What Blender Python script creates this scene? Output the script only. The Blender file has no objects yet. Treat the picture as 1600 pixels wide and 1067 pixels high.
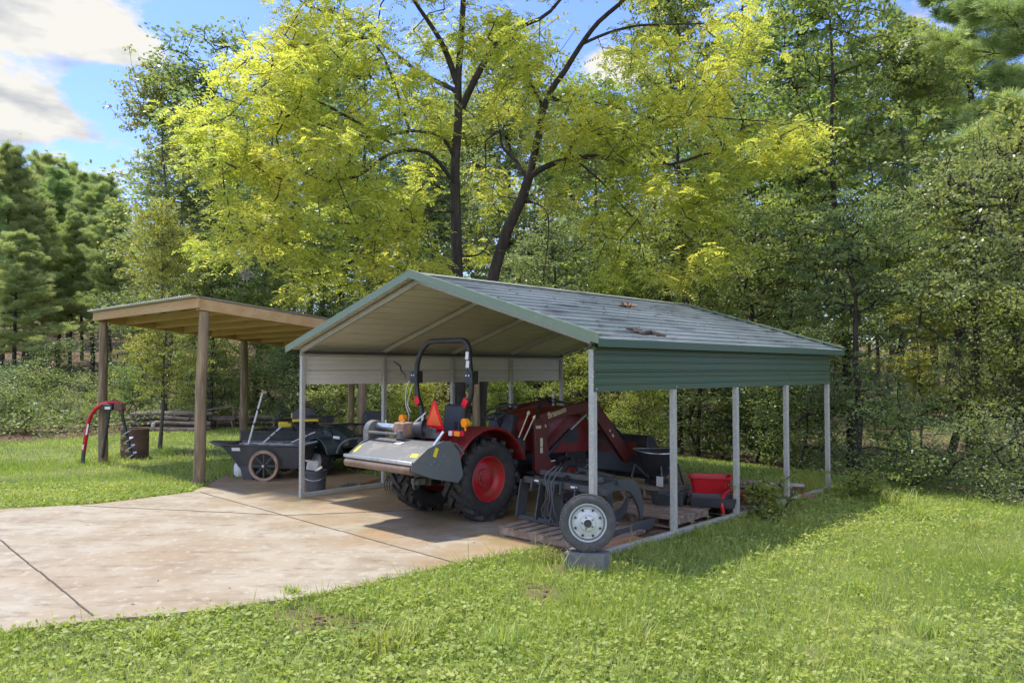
import bpy, math, random
import numpy as np
from math import sin, cos, pi, radians, tan
S = bpy.context.scene
col = S.collection

# ------------------------------------------------------------------ camera
F, PITCH, CH, X0, Y0, TH, SHY = 1198.45, .0316, 1.9227, .8228, 7.8232, .7592, 5.9
cam = bpy.data.cameras.new('camera'); camo = bpy.data.objects.new('camera', cam); col.objects.link(camo)
cam.sensor_width = 36; cam.lens = F / 1600 * 36; cam.shift_y = SHY / 1600
cam.clip_start = .1; cam.clip_end = 2000
camo.location = (0, 0, CH); camo.rotation_euler = (pi / 2 + PITCH, 0, 0)
S.camera = camo

# ------------------------------------------------------------------ light
SUN_EL, SUN_AZ = radians(67), radians(-58)        # azimuth measured from +Y towards +X (sun stands behind the scene, a little left)
sd = np.array([sin(SUN_AZ) * cos(SUN_EL), cos(SUN_AZ) * cos(SUN_EL), sin(SUN_EL)])
sun = bpy.data.lights.new('sun', 'SUN'); sun.energy = 2.0; sun.angle = radians(2); sun.color = (1, .95, .84)
suno = bpy.data.objects.new('sun', sun); col.objects.link(suno)
suno.rotation_euler = (pi / 2 - SUN_EL, 0, pi - SUN_AZ)   # lamp -Z points away from the sun
suno.location = (0, 0, 60)
W = bpy.data.worlds.new('World'); S.world = W; W.use_nodes = True
wn = W.node_tree; wn.nodes.clear()
def N(nt, t, **k):
    n = nt.nodes.new(t)
    for a, b in k.items():
        if a in n.inputs.keys() if isinstance(a, str) else False: n.inputs[a].default_value = b
        else: setattr(n, a, b)
    return n
out = N(wn, 'ShaderNodeOutputWorld'); bg = N(wn, 'ShaderNodeBackground'); bg.inputs[1].default_value = .15
sky = N(wn, 'ShaderNodeTexSky'); sky.sky_type = 'NISHITA'; sky.sun_disc = False
sky.sun_elevation = SUN_EL; sky.sun_rotation = SUN_AZ; sky.air_density = 1.0; sky.dust_density = .6; sky.ozone_density = 2.5
tc = N(wn, 'ShaderNodeTexCoord')
# clouds: noise over the sky dome plus two fixed cloud banks seen at the left
mp = N(wn, 'ShaderNodeMapping'); mp.inputs['Scale'].default_value = (1, 1, 1.9); mp.inputs['Location'].default_value = (.35, .2, .6)
nz = N(wn, 'ShaderNodeTexNoise'); nz.inputs['Scale'].default_value = 5.5; nz.inputs['Detail'].default_value = 11; nz.inputs['Roughness'].default_value = .60
wn.links.new(tc.outputs['Generated'], mp.inputs[0]); wn.links.new(mp.outputs[0], nz.inputs[0])
def wdir(px, py):
    a = (px - 800) / F; b = -(py - 533.5 - SHY) / F
    v = np.array([a, cos(PITCH) - b * sin(PITCH), b * cos(PITCH) + sin(PITCH)]); return v / np.linalg.norm(v)
acc = nz.outputs[0]
def wm(op, a, b=None, c=None, clamp=False):
    n = N(wn, 'ShaderNodeMath'); n.operation = op; n.use_clamp = clamp
    for i, v in enumerate((a, b, c)):
        if v is None: continue
        if isinstance(v, (int, float)): n.inputs[i].default_value = v
        else: wn.links.new(v, n.inputs[i])
    return n.outputs[0]
sep = N(wn, 'ShaderNodeSeparateXYZ'); wn.links.new(tc.outputs['Generated'], sep.inputs[0])
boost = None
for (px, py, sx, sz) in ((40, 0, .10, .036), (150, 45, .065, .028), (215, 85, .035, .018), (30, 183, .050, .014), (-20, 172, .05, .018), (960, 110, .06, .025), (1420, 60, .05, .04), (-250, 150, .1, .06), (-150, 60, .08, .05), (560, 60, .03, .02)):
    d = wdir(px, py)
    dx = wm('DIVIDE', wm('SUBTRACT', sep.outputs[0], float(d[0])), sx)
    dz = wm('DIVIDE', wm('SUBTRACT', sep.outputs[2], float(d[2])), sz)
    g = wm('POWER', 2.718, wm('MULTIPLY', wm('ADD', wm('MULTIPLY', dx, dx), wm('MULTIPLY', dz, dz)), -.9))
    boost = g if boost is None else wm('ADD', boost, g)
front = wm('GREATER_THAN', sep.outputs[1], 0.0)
boost = wm('ADD', wm('MULTIPLY', boost, front), wm('MULTIPLY', wm('SUBTRACT', 1.0, front), .45))   # unseen cloud bank added behind the camera as fill light
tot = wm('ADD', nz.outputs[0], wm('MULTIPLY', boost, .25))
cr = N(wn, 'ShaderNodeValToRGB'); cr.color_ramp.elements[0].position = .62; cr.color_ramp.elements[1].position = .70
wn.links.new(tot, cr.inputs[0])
nz2 = N(wn, 'ShaderNodeTexNoise'); nz2.inputs['Scale'].default_value = 9; nz2.inputs['Detail'].default_value = 8; nz2.inputs['Roughness'].default_value = .5
mp2 = N(wn, 'ShaderNodeMapping'); mp2.inputs['Scale'].default_value = (1, 1, 2.6); mp2.inputs['Location'].default_value = (0, 0, .55); wn.links.new(tc.outputs['Generated'], mp2.inputs[0]); wn.links.new(mp2.outputs[0], nz2.inputs[0])
shade = wm('ADD', wm('MULTIPLY', nz2.outputs[0], 1.1), wm('MULTIPLY', tot, .25))
cr2 = N(wn, 'ShaderNodeValToRGB')
cr2.color_ramp.elements[0].position = .54; cr2.color_ramp.elements[0].color = (1.0, 1.15, 1.5, 1)
cr2.color_ramp.elements[1].position = .74; cr2.color_ramp.elements[1].color = (2.1, 2.15, 2.25, 1)
wn.links.new(shade, cr2.inputs[0])
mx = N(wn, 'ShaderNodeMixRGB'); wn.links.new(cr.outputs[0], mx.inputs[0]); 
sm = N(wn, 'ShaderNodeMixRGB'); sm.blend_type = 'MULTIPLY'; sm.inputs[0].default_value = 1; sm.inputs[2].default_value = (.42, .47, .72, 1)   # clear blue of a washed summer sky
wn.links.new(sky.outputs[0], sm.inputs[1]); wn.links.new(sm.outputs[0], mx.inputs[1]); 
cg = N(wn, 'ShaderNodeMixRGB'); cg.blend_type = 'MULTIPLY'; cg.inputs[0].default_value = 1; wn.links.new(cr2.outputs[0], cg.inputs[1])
gain = wm('MULTIPLY_ADD', wm('SUBTRACT', .15, sep.outputs[1], None, True), 3.4, 1.0)       # brightens and warms the added rear clouds for more fill
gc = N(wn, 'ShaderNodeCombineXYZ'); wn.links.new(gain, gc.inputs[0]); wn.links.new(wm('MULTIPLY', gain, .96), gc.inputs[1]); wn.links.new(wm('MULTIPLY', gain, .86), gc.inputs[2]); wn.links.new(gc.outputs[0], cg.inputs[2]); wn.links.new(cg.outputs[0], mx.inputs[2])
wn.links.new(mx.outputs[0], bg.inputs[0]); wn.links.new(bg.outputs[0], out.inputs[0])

S.view_settings.view_transform = 'Standard'; S.view_settings.look = 'None'
S.view_settings.exposure = 1.6; S.view_settings.gamma = 1
S.render.engine = 'CYCLES'
cy = S.cycles
cy.max_bounces = 6; cy.diffuse_bounces = 4; cy.glossy_bounces = 2; cy.transmission_bounces = 3; cy.transparent_max_bounces = 4
cy.use_denoising = True; cy.caustics_reflective = False; cy.caustics_refractive = False
cy.use_adaptive_sampling = True; cy.adaptive_threshold = .02
try:
    cy.denoising_prefilter = 'ACCURATE'
except Exception: pass

# ------------------------------------------------------------------ coordinates
CT, ST = cos(TH), sin(TH)
def L(x, y, z=0):                       # carport frame (x right, y into the carport) -> world
    return np.array([X0 + x * CT + y * ST, Y0 - x * ST + y * CT, z])
def at(px, py, z=0):                    # ground point seen at a pixel of the 1600 px photograph
    a = (px - 800) / F; b = -(py - 533.5 - SHY) / F
    c, s = cos(PITCH), sin(PITCH); r = np.array([a, c - b * s, b * c + s]); t = (z - CH) / r[2]
    return np.array([r[0] * t, r[1] * t, z])
def atd(px, py, y):                     # point at a given distance
    a = (px - 800) / F; b = -(py - 533.5 - SHY) / F
    c, s = cos(PITCH), sin(PITCH); r = np.array([a, c - b * s, b * c + s]); t = y / r[1]
    return np.array([r[0] * t, y, CH + r[2] * t])
def sst(a, b, x):
    t = np.clip((np.asarray(x, float) - a) / (b - a), 0, 1); return t * t * (3 - 2 * t)
def gh(x, y):                           # ground height
    x = np.asarray(x, float); y = np.asarray(y, float)
    z = -.035 - 1.0 * sst(6.5, 18, .75 * x + .45 * (y - 4))
    z = z + 6.0 * sst(34, 80, y - .1 * x) * (1 - sst(0, 30, x) * .6) + 6.0 * sst(80, 160, y)
    r = np.hypot(x, y)
    z = z + (.02 * np.sin(x * 1.3 + .7 * y) + .015 * np.sin(2.1 * y - x)) * sst(5, 9, np.abs(x + 1.5) + 0 * y) 
    return z

# ------------------------------------------------------------------ materials
def mat(name, base, rough=.7, metal=0, noise=None, bump=0, spec=.5, coord='Object', coat=0):
    """noise: list of (scale, colour2, lo, hi, detail, stretch) layers mixed over the base colour."""
    m = bpy.data.materials.new(name); m.use_nodes = True; nt = m.node_tree
    b = nt.nodes['Principled BSDF']; b.inputs['Roughness'].default_value = rough; b.inputs['Metallic'].default_value = metal
    b.inputs['Specular IOR Level'].default_value = spec; b.inputs['Coat Weight'].default_value = coat
    cur = None
    t = nt.nodes.new('ShaderNodeTexCoord')
    rgb = nt.nodes.new('ShaderNodeRGB'); rgb.outputs[0].default_value = (*base, 1); cur = rgb.outputs[0]
    last = None
    for (sc, c2, lo, hi, det, stretch) in (noise or []):
        mpn = nt.nodes.new('ShaderNodeMapping'); mpn.inputs['Scale'].default_value = stretch
        nt.links.new(t.outputs[coord], mpn.inputs[0])
        n = nt.nodes.new('ShaderNodeTexNoise'); n.inputs['Scale'].default_value = sc; n.inputs['Detail'].default_value = det; n.inputs['Roughness'].default_value = .6
        nt.links.new(mpn.outputs[0], n.inputs[0])
        r = nt.nodes.new('ShaderNodeValToRGB'); r.color_ramp.elements[0].position = lo; r.color_ramp.elements[1].position = hi
        nt.links.new(n.outputs[0], r.inputs[0])
        x = nt.nodes.new('ShaderNodeMixRGB'); nt.links.new(r.outputs[0], x.inputs[0]); nt.links.new(cur, x.inputs[1]); x.inputs[2].default_value = (*c2, 1)
        cur = x.outputs[0]; last = n.outputs[0]
    nt.links.new(cur, b.inputs['Base Color'])
    if bump and last is not None:
        bp = nt.nodes.new('ShaderNodeBump'); bp.inputs['Strength'].default_value = bump; bp.inputs['Distance'].default_value = .02
        nt.links.new(last, bp.inputs['Height']); nt.links.new(bp.outputs[0], b.inputs['Normal'])
    return m
I3 = (1, 1, 1)
def leafmat(name, c1, c2, c3, trans=.45, rough=.5, spec=.4, clump=.7, tcol=None):
    m = bpy.data.materials.new(name); m.use_nodes = True; nt = m.node_tree
    b = nt.nodes['Principled BSDF']; b.inputs['Roughness'].default_value = rough; b.inputs['Specular IOR Level'].default_value = spec
    g = nt.nodes.new('ShaderNodeNewGeometry')
    r = nt.nodes.new('ShaderNodeValToRGB'); e = r.color_ramp.elements
    e[0].position = 0; e[0].color = (*c1, 1); e[1].position = 1; e[1].color = (*c3, 1)
    k = e.new(.5); k.color = (*c2, 1)
    t = nt.nodes.new('ShaderNodeTexCoord'); n = nt.nodes.new('ShaderNodeTexNoise'); n.inputs['Scale'].default_value = clump; n.inputs['Detail'].default_value = 3
    nt.links.new(t.outputs['Object'], n.inputs[0])
    ma = nt.nodes.new('ShaderNodeMath'); ma.operation = 'MULTIPLY_ADD'; ma.inputs[1].default_value = 1.5; ma.inputs[2].default_value = -.5
    nt.links.new(n.outputs[0], ma.inputs[0])
    mb = nt.nodes.new('ShaderNodeMath'); mb.operation = 'MULTIPLY_ADD'; mb.inputs[1].default_value = .6
    nt.links.new(g.outputs['Random Per Island'], mb.inputs[0]); nt.links.new(ma.outputs[0], mb.inputs[2])
    nt.links.new(mb.outputs[0], r.inputs[0])
    oi = nt.nodes.new('ShaderNodeObjectInfo')
    hs = nt.nodes.new('ShaderNodeHueSaturation'); hs.inputs['Saturation'].default_value = 1
    mh = nt.nodes.new('ShaderNodeMath'); mh.operation = 'MULTIPLY_ADD'; mh.inputs[1].default_value = .05; mh.inputs[2].default_value = .475
    nt.links.new(oi.outputs['Random'], mh.inputs[0]); nt.links.new(mh.outputs[0], hs.inputs['Hue'])
    nt.links.new(r.outputs[0], hs.inputs['Color'])
    nt.links.new(hs.outputs[0], b.inputs['Base Color'])
    tr = nt.nodes.new('ShaderNodeBsdfTranslucent')
    tm = nt.nodes.new('ShaderNodeMixRGB'); tm.blend_type = 'MULTIPLY'; tm.inputs[0].default_value = 1; tm.inputs[2].default_value = (*(tcol or (1.6, 1.7, .7)), 1)
    nt.links.new(hs.outputs[0], tm.inputs[1]); nt.links.new(tm.outputs[0], tr.inputs[0])
    mx = nt.nodes.new('ShaderNodeMixShader'); mx.inputs[0].default_value = trans
    nt.links.new(b.outputs[0], mx.inputs[1]); nt.links.new(tr.outputs[0], mx.inputs[2])
    nt.links.new(mx.outputs[0], nt.nodes['Material Output'].inputs[0])
    return m
M = {}
M['galv'] = mat('galvanised', (.47, .44, .37), .5, .1, [(30, (.30, .32, .30), .35, .7, 3, I3), (3, (.34, .33, .28), .5, .75, 4, I3)])
M['green'] = mat('green_paint', (.045, .082, .032), .42, 0, [(2.2, (.058, .088, .04), .4, .75, 5, (1, .25, 1)), (7, (.03, .09, .05), .5, .7, 4, (1, .2, 3))], spec=.5)
M['roofgreen'] = mat('roof_paint', (.165, .19, .155), .48, .0, [(1.6, (.27, .285, .25), .42, .68, 6, (1, .3, 1)), (1.5, (.075, .07, .062), .52, .66, 10, (2.0, .7, 1)), (60, (.26, .28, .28), .62, .8, 2, I3)], spec=.9)
M['trim'] = mat('trim_green', (.135, .185, .115), .45, 0, [(5, (.15, .19, .12), .4, .7, 5, I3), (25, (.2, .26, .15), .62, .75, 3, I3)])
M['beige'] = mat('bare_sheet', (.66, .63, .54), .55, 0, [(1.4, (.54, .50, .41), .42, .75, 6, (1, .3, 2)), (9, (.42, .36, .26), .62, .8, 4, (1, .15, 2))])
M['wood'] = mat('treated_wood', (.27, .195, .11), .8, 0, [(6, (.14, .10, .06), .4, .62, 6, (1, 1, .12)), (22, (.36, .26, .14), .5, .7, 3, (1, 1, .08))], bump=.4)
M['woodl'] = mat('fresh_lumber', (.50, .33, .15), .75, 0, [(4, (.44, .25, .09), .4, .7, 5, (.12, 1, 1)), (14, (.30, .19, .08), .62, .75, 3, (.2, 1, 1))], bump=.2)
M['woodg'] = mat('weathered_wood', (.27, .20, .14), .85, 0, [(5, (.16, .11, .075), .4, .65, 5, (.2, 1, 1)), (18, (.36, .30, .23), .5, .7, 4, (.15, 1, 1))], bump=.5)
M['plank'] = mat('orange_plank', (.38, .20, .09), .8, 0, [(5, (.25, .12, .05), .4, .7, 5, (.2, 1, 1))], bump=.3)
M['zinc'] = mat('corrugated_zinc', (.62, .63, .62), .4, .3, [(4, (.36, .34, .32), .5, .8, 5, I3)])
M['red'] = mat('red_paint', (.20, .010, .009), .42, 0, [(5, (.12, .010, .009), .4, .7, 5, I3), (9, (.16, .07, .045), .55, .80, 6, I3)], coat=.1)
M['loader'] = mat('shaded_red_loader', (.125, .016, .009), .5, 0, [(5, (.08, .014, .010), .4, .7, 5, I3), (11, (.13, .075, .05), .58, .80, 6, I3)])  # tractor red darkened: shade put into the colour, plus brown dirt
M['rim'] = mat('red_rim', (.42, .010, .018), .45, 0, [(7, (.22, .05, .03), .42, .70, 6, I3)])
M['orange'] = mat('safety_orange', (1.0, .13, .01), .4, 0, [(4, (.85, .09, .01), .4, .7, 3, I3)])
M['tyre'] = mat('tyre_rubber', (.022, .021, .020), .75, 0, [(6, (.045, .040, .034), .45, .7, 5, I3), (22, (.065, .052, .038), .6, .8, 4, I3)])
M['tyreg'] = mat('worn_tyre', (.060, .058, .058), .75, 0, [(14, (.10, .095, .09), .45, .7, 5, I3)], bump=.1)
M['black'] = mat('black_paint', (.018, .018, .019), .42, 0, [(6, (.045, .04, .034), .5, .75, 5, I3)])
M['blackp'] = mat('black_plastic', (.030, .030, .032), .5, 0, [(6, (.06, .055, .05), .5, .75, 5, I3)])
M['dgrey'] = mat('dark_grey_plastic', (.060, .062, .066), .5, 0, [(5, (.10, .095, .085), .5, .75, 5, I3)])
M['steel'] = mat('grey_steel', (.12, .123, .122), .55, .1, [(6, (.30, .26, .20), .5, .8, 5, I3)])
M['steeld'] = mat('grey_side_plate', (.13, .145, .14), .5, .3, [(6, (.19, .17, .13), .5, .8, 5, I3)])
M['bright'] = mat('bright_steel', (.65, .66, .68), .28, .9, [(9, (.4, .38, .35), .5, .8, 4, I3)])
M['rust'] = mat('rusty_metal', (.15, .085, .06), .8, .1, [(4, (.10, .055, .04), .4, .7, 6, I3), (18, (.22, .12, .07), .55, .8, 4, I3)], bump=.2)
M['rustp'] = mat('rusty_gearbox', (.36, .24, .17), .75, 0, [(6, (.22, .11, .06), .4, .7, 6, I3)])
M['roller'] = mat('worn_roller', (.24, .17, .12), .65, .3, [(5, (.14, .09, .06), .45, .7, 6, I3)])
M['white'] = mat('white_plastic', (.75, .75, .73), .45, 0, [(8, (.62, .6, .55), .5, .8, 3, I3)])
M['whitep'] = mat('dull_white', (.55, .54, .5), .6, 0, [(8, (.40, .37, .3), .5, .8, 4, I3)])
M['wheelw'] = mat('galvanised_rim', (.50, .515, .50), .48, .25, [(9, (.45, .46, .44), .5, .8, 4, I3)])
M['sticker'] = mat('white_sticker', (.72, .72, .70), .5)
M['yellow'] = mat('yellow_sticker', (.75, .58, .02), .5)
M['yelp'] = mat('yellow_plastic', (.62, .45, .02), .45)
M['amber'] = mat('amber_lens', (1, .32, .01), .25)
M['redlens'] = mat('red_lens', (.75, .01, .03), .2)
M['decal'] = mat('pale_lettering', (.62, .56, .38), .5)
M['tubred'] = mat('red_tub_plastic', (.46, .008, .014), .38, 0, [(4, (.36, .008, .012), .4, .7, 4, I3)])
M['concb'] = mat('dark_block', (.13, .13, .12), .9, 0, [(18, (.19, .185, .17), .4, .7, 5, I3)], bump=.6)
M['slabst'] = mat('stone_slabs', (.36, .30, .26), .85, 0, [(5, (.27, .21, .17), .4, .7, 5, I3)], bump=.3)
M['brick'] = mat('brick', (.34, .17, .10), .9, 0, [(12, (.25, .12, .07), .4, .7, 5, I3)])
M['bark'] = mat('dark_bark', (.055, .043, .034), .95, 0, [(3, (.028, .022, .018), .4, .65, 6, (3, 3, .5)), (16, (.085, .07, .058), .55, .75, 4, (1, 1, .2))], bump=1)
M['barkg'] = mat('grey_bark', (.11, .095, .075), .95, 0, [(3, (.06, .05, .04), .4, .65, 6, (3, 3, .5)), (9, (.15, .15, .12), .55, .75, 4, (1, 1, .4))], bump=.8)
M['log'] = mat('grey_log', (.20, .16, .13), .9, 0, [(5, (.11, .085, .065), .4, .65, 5, I3)], bump=.5)
M['web'] = mat('caterpillar_web', (.42, .38, .33), .9)
M['lf_yel'] = leafmat('yellow_green_leaflets', (.27, .335, .055), (.43, .455, .085), (.62, .54, .115), .55, .5, .4, .45, (1.5, 1.45, 1.0))
M['lf_mid'] = leafmat('mid_green_leaves', (.155, .205, .08), (.235, .29, .10), (.34, .38, .11), .52, .42, .5, .6, (1.5, 1.5, .8))
M['lf_dark'] = leafmat('deep_green_leaves', (.13, .18, .09), (.19, .245, .11), (.28, .32, .125), .52, .36, .6, .6, (1.4, 1.5, .9))
M['lf_lite'] = leafmat('light_green_leaves', (.17, .21, .06), (.27, .31, .075), (.38, .38, .09), .5, .45, .4, .6, (1.5, 1.5, .8))
M['lf_pine'] = leafmat('pine_needles', (.25, .34, .17), (.35, .44, .20), (.44, .50, .22), .4, .45, .5, .5, (1.5, 1.5, .8))
M['lf_under'] = leafmat('undergrowth_leaves', (.12, .17, .08), (.18, .23, .09), (.28, .33, .11), .45, .45, .45, .8, (1.5, 1.5, .8))
M['grass'] = leafmat('grass_blades', (.18, .25, .06), (.32, .38, .09), (.52, .50, .22), .45, .5, .35, .55, (1.4, 1.5, .6))
M['clover'] = leafmat('weed_leaves', (.19, .27, .065), (.31, .38, .09), (.44, .46, .13), .42, .5, .35, .8, (1.4, 1.5, .6))
M['dead'] = mat('dead_leaf', (.16, .09, .05), .9, 0, [(9, (.26, .17, .09), .4, .7, 3, I3)])
M['dgreen'] = mat('dark_green_plastic', (.022, .036, .034), .35, 0, [(4, (.05, .05, .04), .5, .8, 5, I3)], coat=.2)
M['dsteel'] = mat('dark_grey_steel', (.062, .066, .066), .5, .2, [(5, (.10, .09, .075), .5, .8, 5, I3)])
M['seat'] = mat('seat_vinyl', (.03, .03, .032), .55)

# ------------------------------------------------------------------ mesh builder
def nrm(v): v = np.asarray(v, float); return v / (np.linalg.norm(v) + 1e-12)
class MB:
    def __init__(s): s.v = []; s.f = []; s.mi = []; s.sm = []
    def add(s, vs, fs, mi=0, sm=False):
        o = len(s.v); s.v += [tuple(map(float, p)) for p in vs]
        for f in fs: s.f.append(tuple(o + i for i in f)); s.mi.append(mi); s.sm.append(sm)
        return s
    def box(s, c, d, rz=0, rx=0, ry=0, mi=0):
        R = rot(rx, ry, rz); h = np.array(d) / 2
        vs = [np.array(c) + R @ (h * np.array(k)) for k in ((-1,-1,-1),(1,-1,-1),(1,1,-1),(-1,1,-1),(-1,-1,1),(1,-1,1),(1,1,1),(-1,1,1))]
        return s.add(vs, [(0,3,2,1),(4,5,6,7),(0,1,5,4),(1,2,6,5),(2,3,7,6),(3,0,4,7)], mi)
    def bar(s, p0, p1, w, h=None, up=(0, 0, 1), mi=0):
        p0, p1 = np.array(p0, float), np.array(p1, float); h = h or w
        d = nrm(p1 - p0); up = np.array(up, float)
        if abs(d @ up) > .98: up = np.array([0, 1., 0])
        a = nrm(np.cross(d, up)); b = np.cross(a, d)
        vs = [p + a * i * w / 2 + b * j * h / 2 for p in (p0, p1) for i, j in ((-1,-1),(1,-1),(1,1),(-1,1))]
        return s.add(vs, [(3,2,1,0),(4,5,6,7),(0,1,5,4),(1,2,6,5),(2,3,7,6),(3,0,4,7)], mi)
    def tube(s, pts, r, n=10, mi=0, cap=True):
        P = [np.array(p, float) for p in pts]; R = r if hasattr(r, '__len__') else [r] * len(P)
        vs = []; prev = None
        for i, p in enumerate(P):
            d = nrm(P[min(i + 1, len(P) - 1)] - P[max(i - 1, 0)])
            if prev is None:
                u = np.array([0, 0, 1.]) if abs(d[2]) < .9 else np.array([1., 0, 0])
                a = nrm(np.cross(d, u))
            else: a = nrm(prev - d * (prev @ d))
            prev = a; b = np.cross(d, a)
            for k in range(n):
                t = 2 * pi * k / n; vs.append(p + R[i] * (a * cos(t) + b * sin(t)))
        fs = []
        for i in range(len(P) - 1):
            for k in range(n):
                k2 = (k + 1) % n; fs.append((i*n+k, i*n+k2, (i+1)*n+k2, (i+1)*n+k))
        s.add(vs, fs, mi, True)
        if cap:
            o = len(s.v) - len(vs)
            s.f += [tuple(o + k for k in range(n))[::-1], tuple(o + (len(P)-1)*n + k for k in range(n))]; s.mi += [mi, mi]; s.sm += [False, False]
        return s
    def cyl(s, p0, p1, r0, r1=None, n=20, mi=0): return s.tube([p0, p1], [r0, r0 if r1 is None else r1], n, mi)
    def lathe(s, prof, c, axis=(0, 0, 1), n=32, mi=0, sm=True):
        ax = nrm(axis); u = np.array([0, 0, 1.]) if abs(ax[2]) < .9 else np.array([1., 0, 0])
        a = nrm(np.cross(ax, u)); b = np.cross(ax, a); c = np.array(c, float)
        vs = [c + ax * h + r * (a * cos(2*pi*k/n) + b * sin(2*pi*k/n)) for r, h in prof for k in range(n)]
        fs = [(i*n+k, i*n+(k+1)%n, (i+1)*n+(k+1)%n, (i+1)*n+k) for i in range(len(prof)-1) for k in range(n)]
        return s.add(vs, fs, mi, sm)
    def prism(s, poly, o, ax, ay, ext, mi=0):
        """poly in the plane (ax, ay) from origin o, extruded by vector ext"""
        o, ax, ay, ext = (np.array(k, float) for k in (o, ax, ay, ext)); n = len(poly)
        A = [o + ax * x + ay * y for x, y in poly]; B = [p + ext for p in A]
        return s.add(A + B, [tuple(range(n))[::-1], tuple(range(n, 2*n))] + [(i, (i+1)%n, n+(i+1)%n, n+i) for i in range(n)], mi)
    def loft(s, rings, mi=0, sm=True, cap=True):
        n = len(rings[0]); vs = [p for r in rings for p in r]
        fs = [(i*n+k, i*n+(k+1)%n, (i+1)*n+(k+1)%n, (i+1)*n+k) for i in range(len(rings)-1) for k in range(n)]
        if cap: fs += [tuple(range(n))[::-1], tuple((len(rings)-1)*n + k for k in range(n))]
        return s.add(vs, fs, mi, sm)
    def build(s, name, m, parent=None, bevel=0, loc=None, rz=0, sub=0):
        me = bpy.data.meshes.new(name); me.from_pydata(s.v, [], s.f)
        for k in (m if isinstance(m, (list, tuple)) else [m]): me.materials.append(k)
        me.polygons.foreach_set('material_index', s.mi); me.polygons.foreach_set('use_smooth', s.sm); me.update()
        import bmesh
        b = bmesh.new(); b.from_mesh(me); bmesh.ops.recalc_face_normals(b, faces=b.faces); b.to_mesh(me); b.free()
        me.set_sharp_from_angle(angle=radians(38))
        o = bpy.data.objects.new(name, me); col.objects.link(o)
        if parent: o.parent = parent
        if loc is not None: o.location = tuple(map(float, loc))
        o.rotation_euler[2] = rz
        if bevel:
            k = o.modifiers.new('bevel', 'BEVEL'); k.width = bevel; k.segments = 2; k.limit_method = 'ANGLE'; k.angle_limit = radians(40)
        if sub:
            k = o.modifiers.new('sub', 'SUBSURF'); k.levels = k.render_levels = sub
        return o
def rot(rx, ry, rz):
    cx, sx, cy_, sy, cz, sz = cos(rx), sin(rx), cos(ry), sin(ry), cos(rz), sin(rz)
    return np.array([[cz,-sz,0],[sz,cz,0],[0,0,1]]) @ np.array([[cy_,0,sy],[0,1,0],[-sy,0,cy_]]) @ np.array([[1,0,0],[0,cx,-sx],[0,sx,cx]])
def tag(o, label=None, cat=None, group=None, kind=None):
    if label: o['label'] = label
    if cat: o['category'] = cat
    if group: o['group'] = group
    if kind: o['kind'] = kind
    return o
def thing(name, label, cat, loc, rz=0, group=None):
    o = bpy.data.objects.new(name, None); col.objects.link(o); o.empty_display_size = .2
    o.location = tuple(map(float, loc)); o.rotation_euler[2] = rz
    return tag(o, label, cat, group)
def fastmesh(name, V, Fq, m, parent=None, loc=None):
    V = np.asarray(V, np.float32); Fq = np.asarray(Fq, np.int32); me = bpy.data.meshes.new(name)
    k = Fq.shape[1]
    me.vertices.add(len(V)); me.vertices.foreach_set('co', V.ravel())
    me.loops.add(Fq.size); me.loops.foreach_set('vertex_index', Fq.ravel())
    me.polygons.add(len(Fq)); me.polygons.foreach_set('loop_start', np.arange(0, Fq.size, k, dtype=np.int32))
    me.polygons.foreach_set('loop_total', np.full(len(Fq), k, np.int32))
    me.materials.append(m); me.update(calc_edges=True)
    o = bpy.data.objects.new(name, me); col.objects.link(o)
    if parent: o.parent = parent
    if loc is not None: o.location = tuple(map(float, loc))
    return o

# ------------------------------------------------------------------ ground
LAWN = [(-60,-20),(-60,2),(-25,14),(-13.6,20.8),(-9.5,25.8),(-4,26.5),(0,24),(3,21.5),(6,17.5),(7.6,13.6),(9.0,10.6),(13,6),(22,-2),(22,-20)]
SLAB = [at(-420,1128)[:2], at(-200,1040)[:2], at(0,986)[:2], at(150,968)[:2], at(300,955)[:2], at(450,935)[:2], at(560,916)[:2], at(640,896)[:2], at(740,876)[:2], at(850,853)[:2],
        L(-.62,.25)[:2], L(-.62,2.2)[:2], L(-.9,2.6)[:2], L(-.9,6.4)[:2], L(-6.0,6.4)[:2], L(-6.2,2.2)[:2], L(-8.15,2.2)[:2], L(-8.12,.3)[:2],
        at(352,742)[:2], at(325,757)[:2], at(300,768)[:2], at(230,777)[:2], at(150,787)[:2], at(60,792)[:2], at(0,795)[:2], at(-300,803)[:2]]
BARE = [(at(850, 930)[:2], .30), (at(835, 915)[:2], .2), (at(500, 968)[:2], .25), (at(465, 955)[:2], .2), (at(560, 975)[:2], .16), (at(870, 885)[:2], .3), (at(1170, 835)[:2], .25), (at(330, 752)[:2], .45), (at(300, 705)[:2], .6), (at(1270, 1020)[:2], .15), (at(1010, 985)[:2], .14)]
def inpoly(x, y, poly):
    x = np.asarray(x, float); y = np.asarray(y, float); r = np.zeros(x.shape, bool); n = len(poly); j = n - 1
    for i in range(n):
        xi, yi = poly[i]; xj, yj = poly[j]
        c = ((yi > y) != (yj > y)) & (x < (xj - xi) * (y - yi) / (yj - yi + 1e-12) + xi); r ^= c; j = i
    return r
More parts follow.
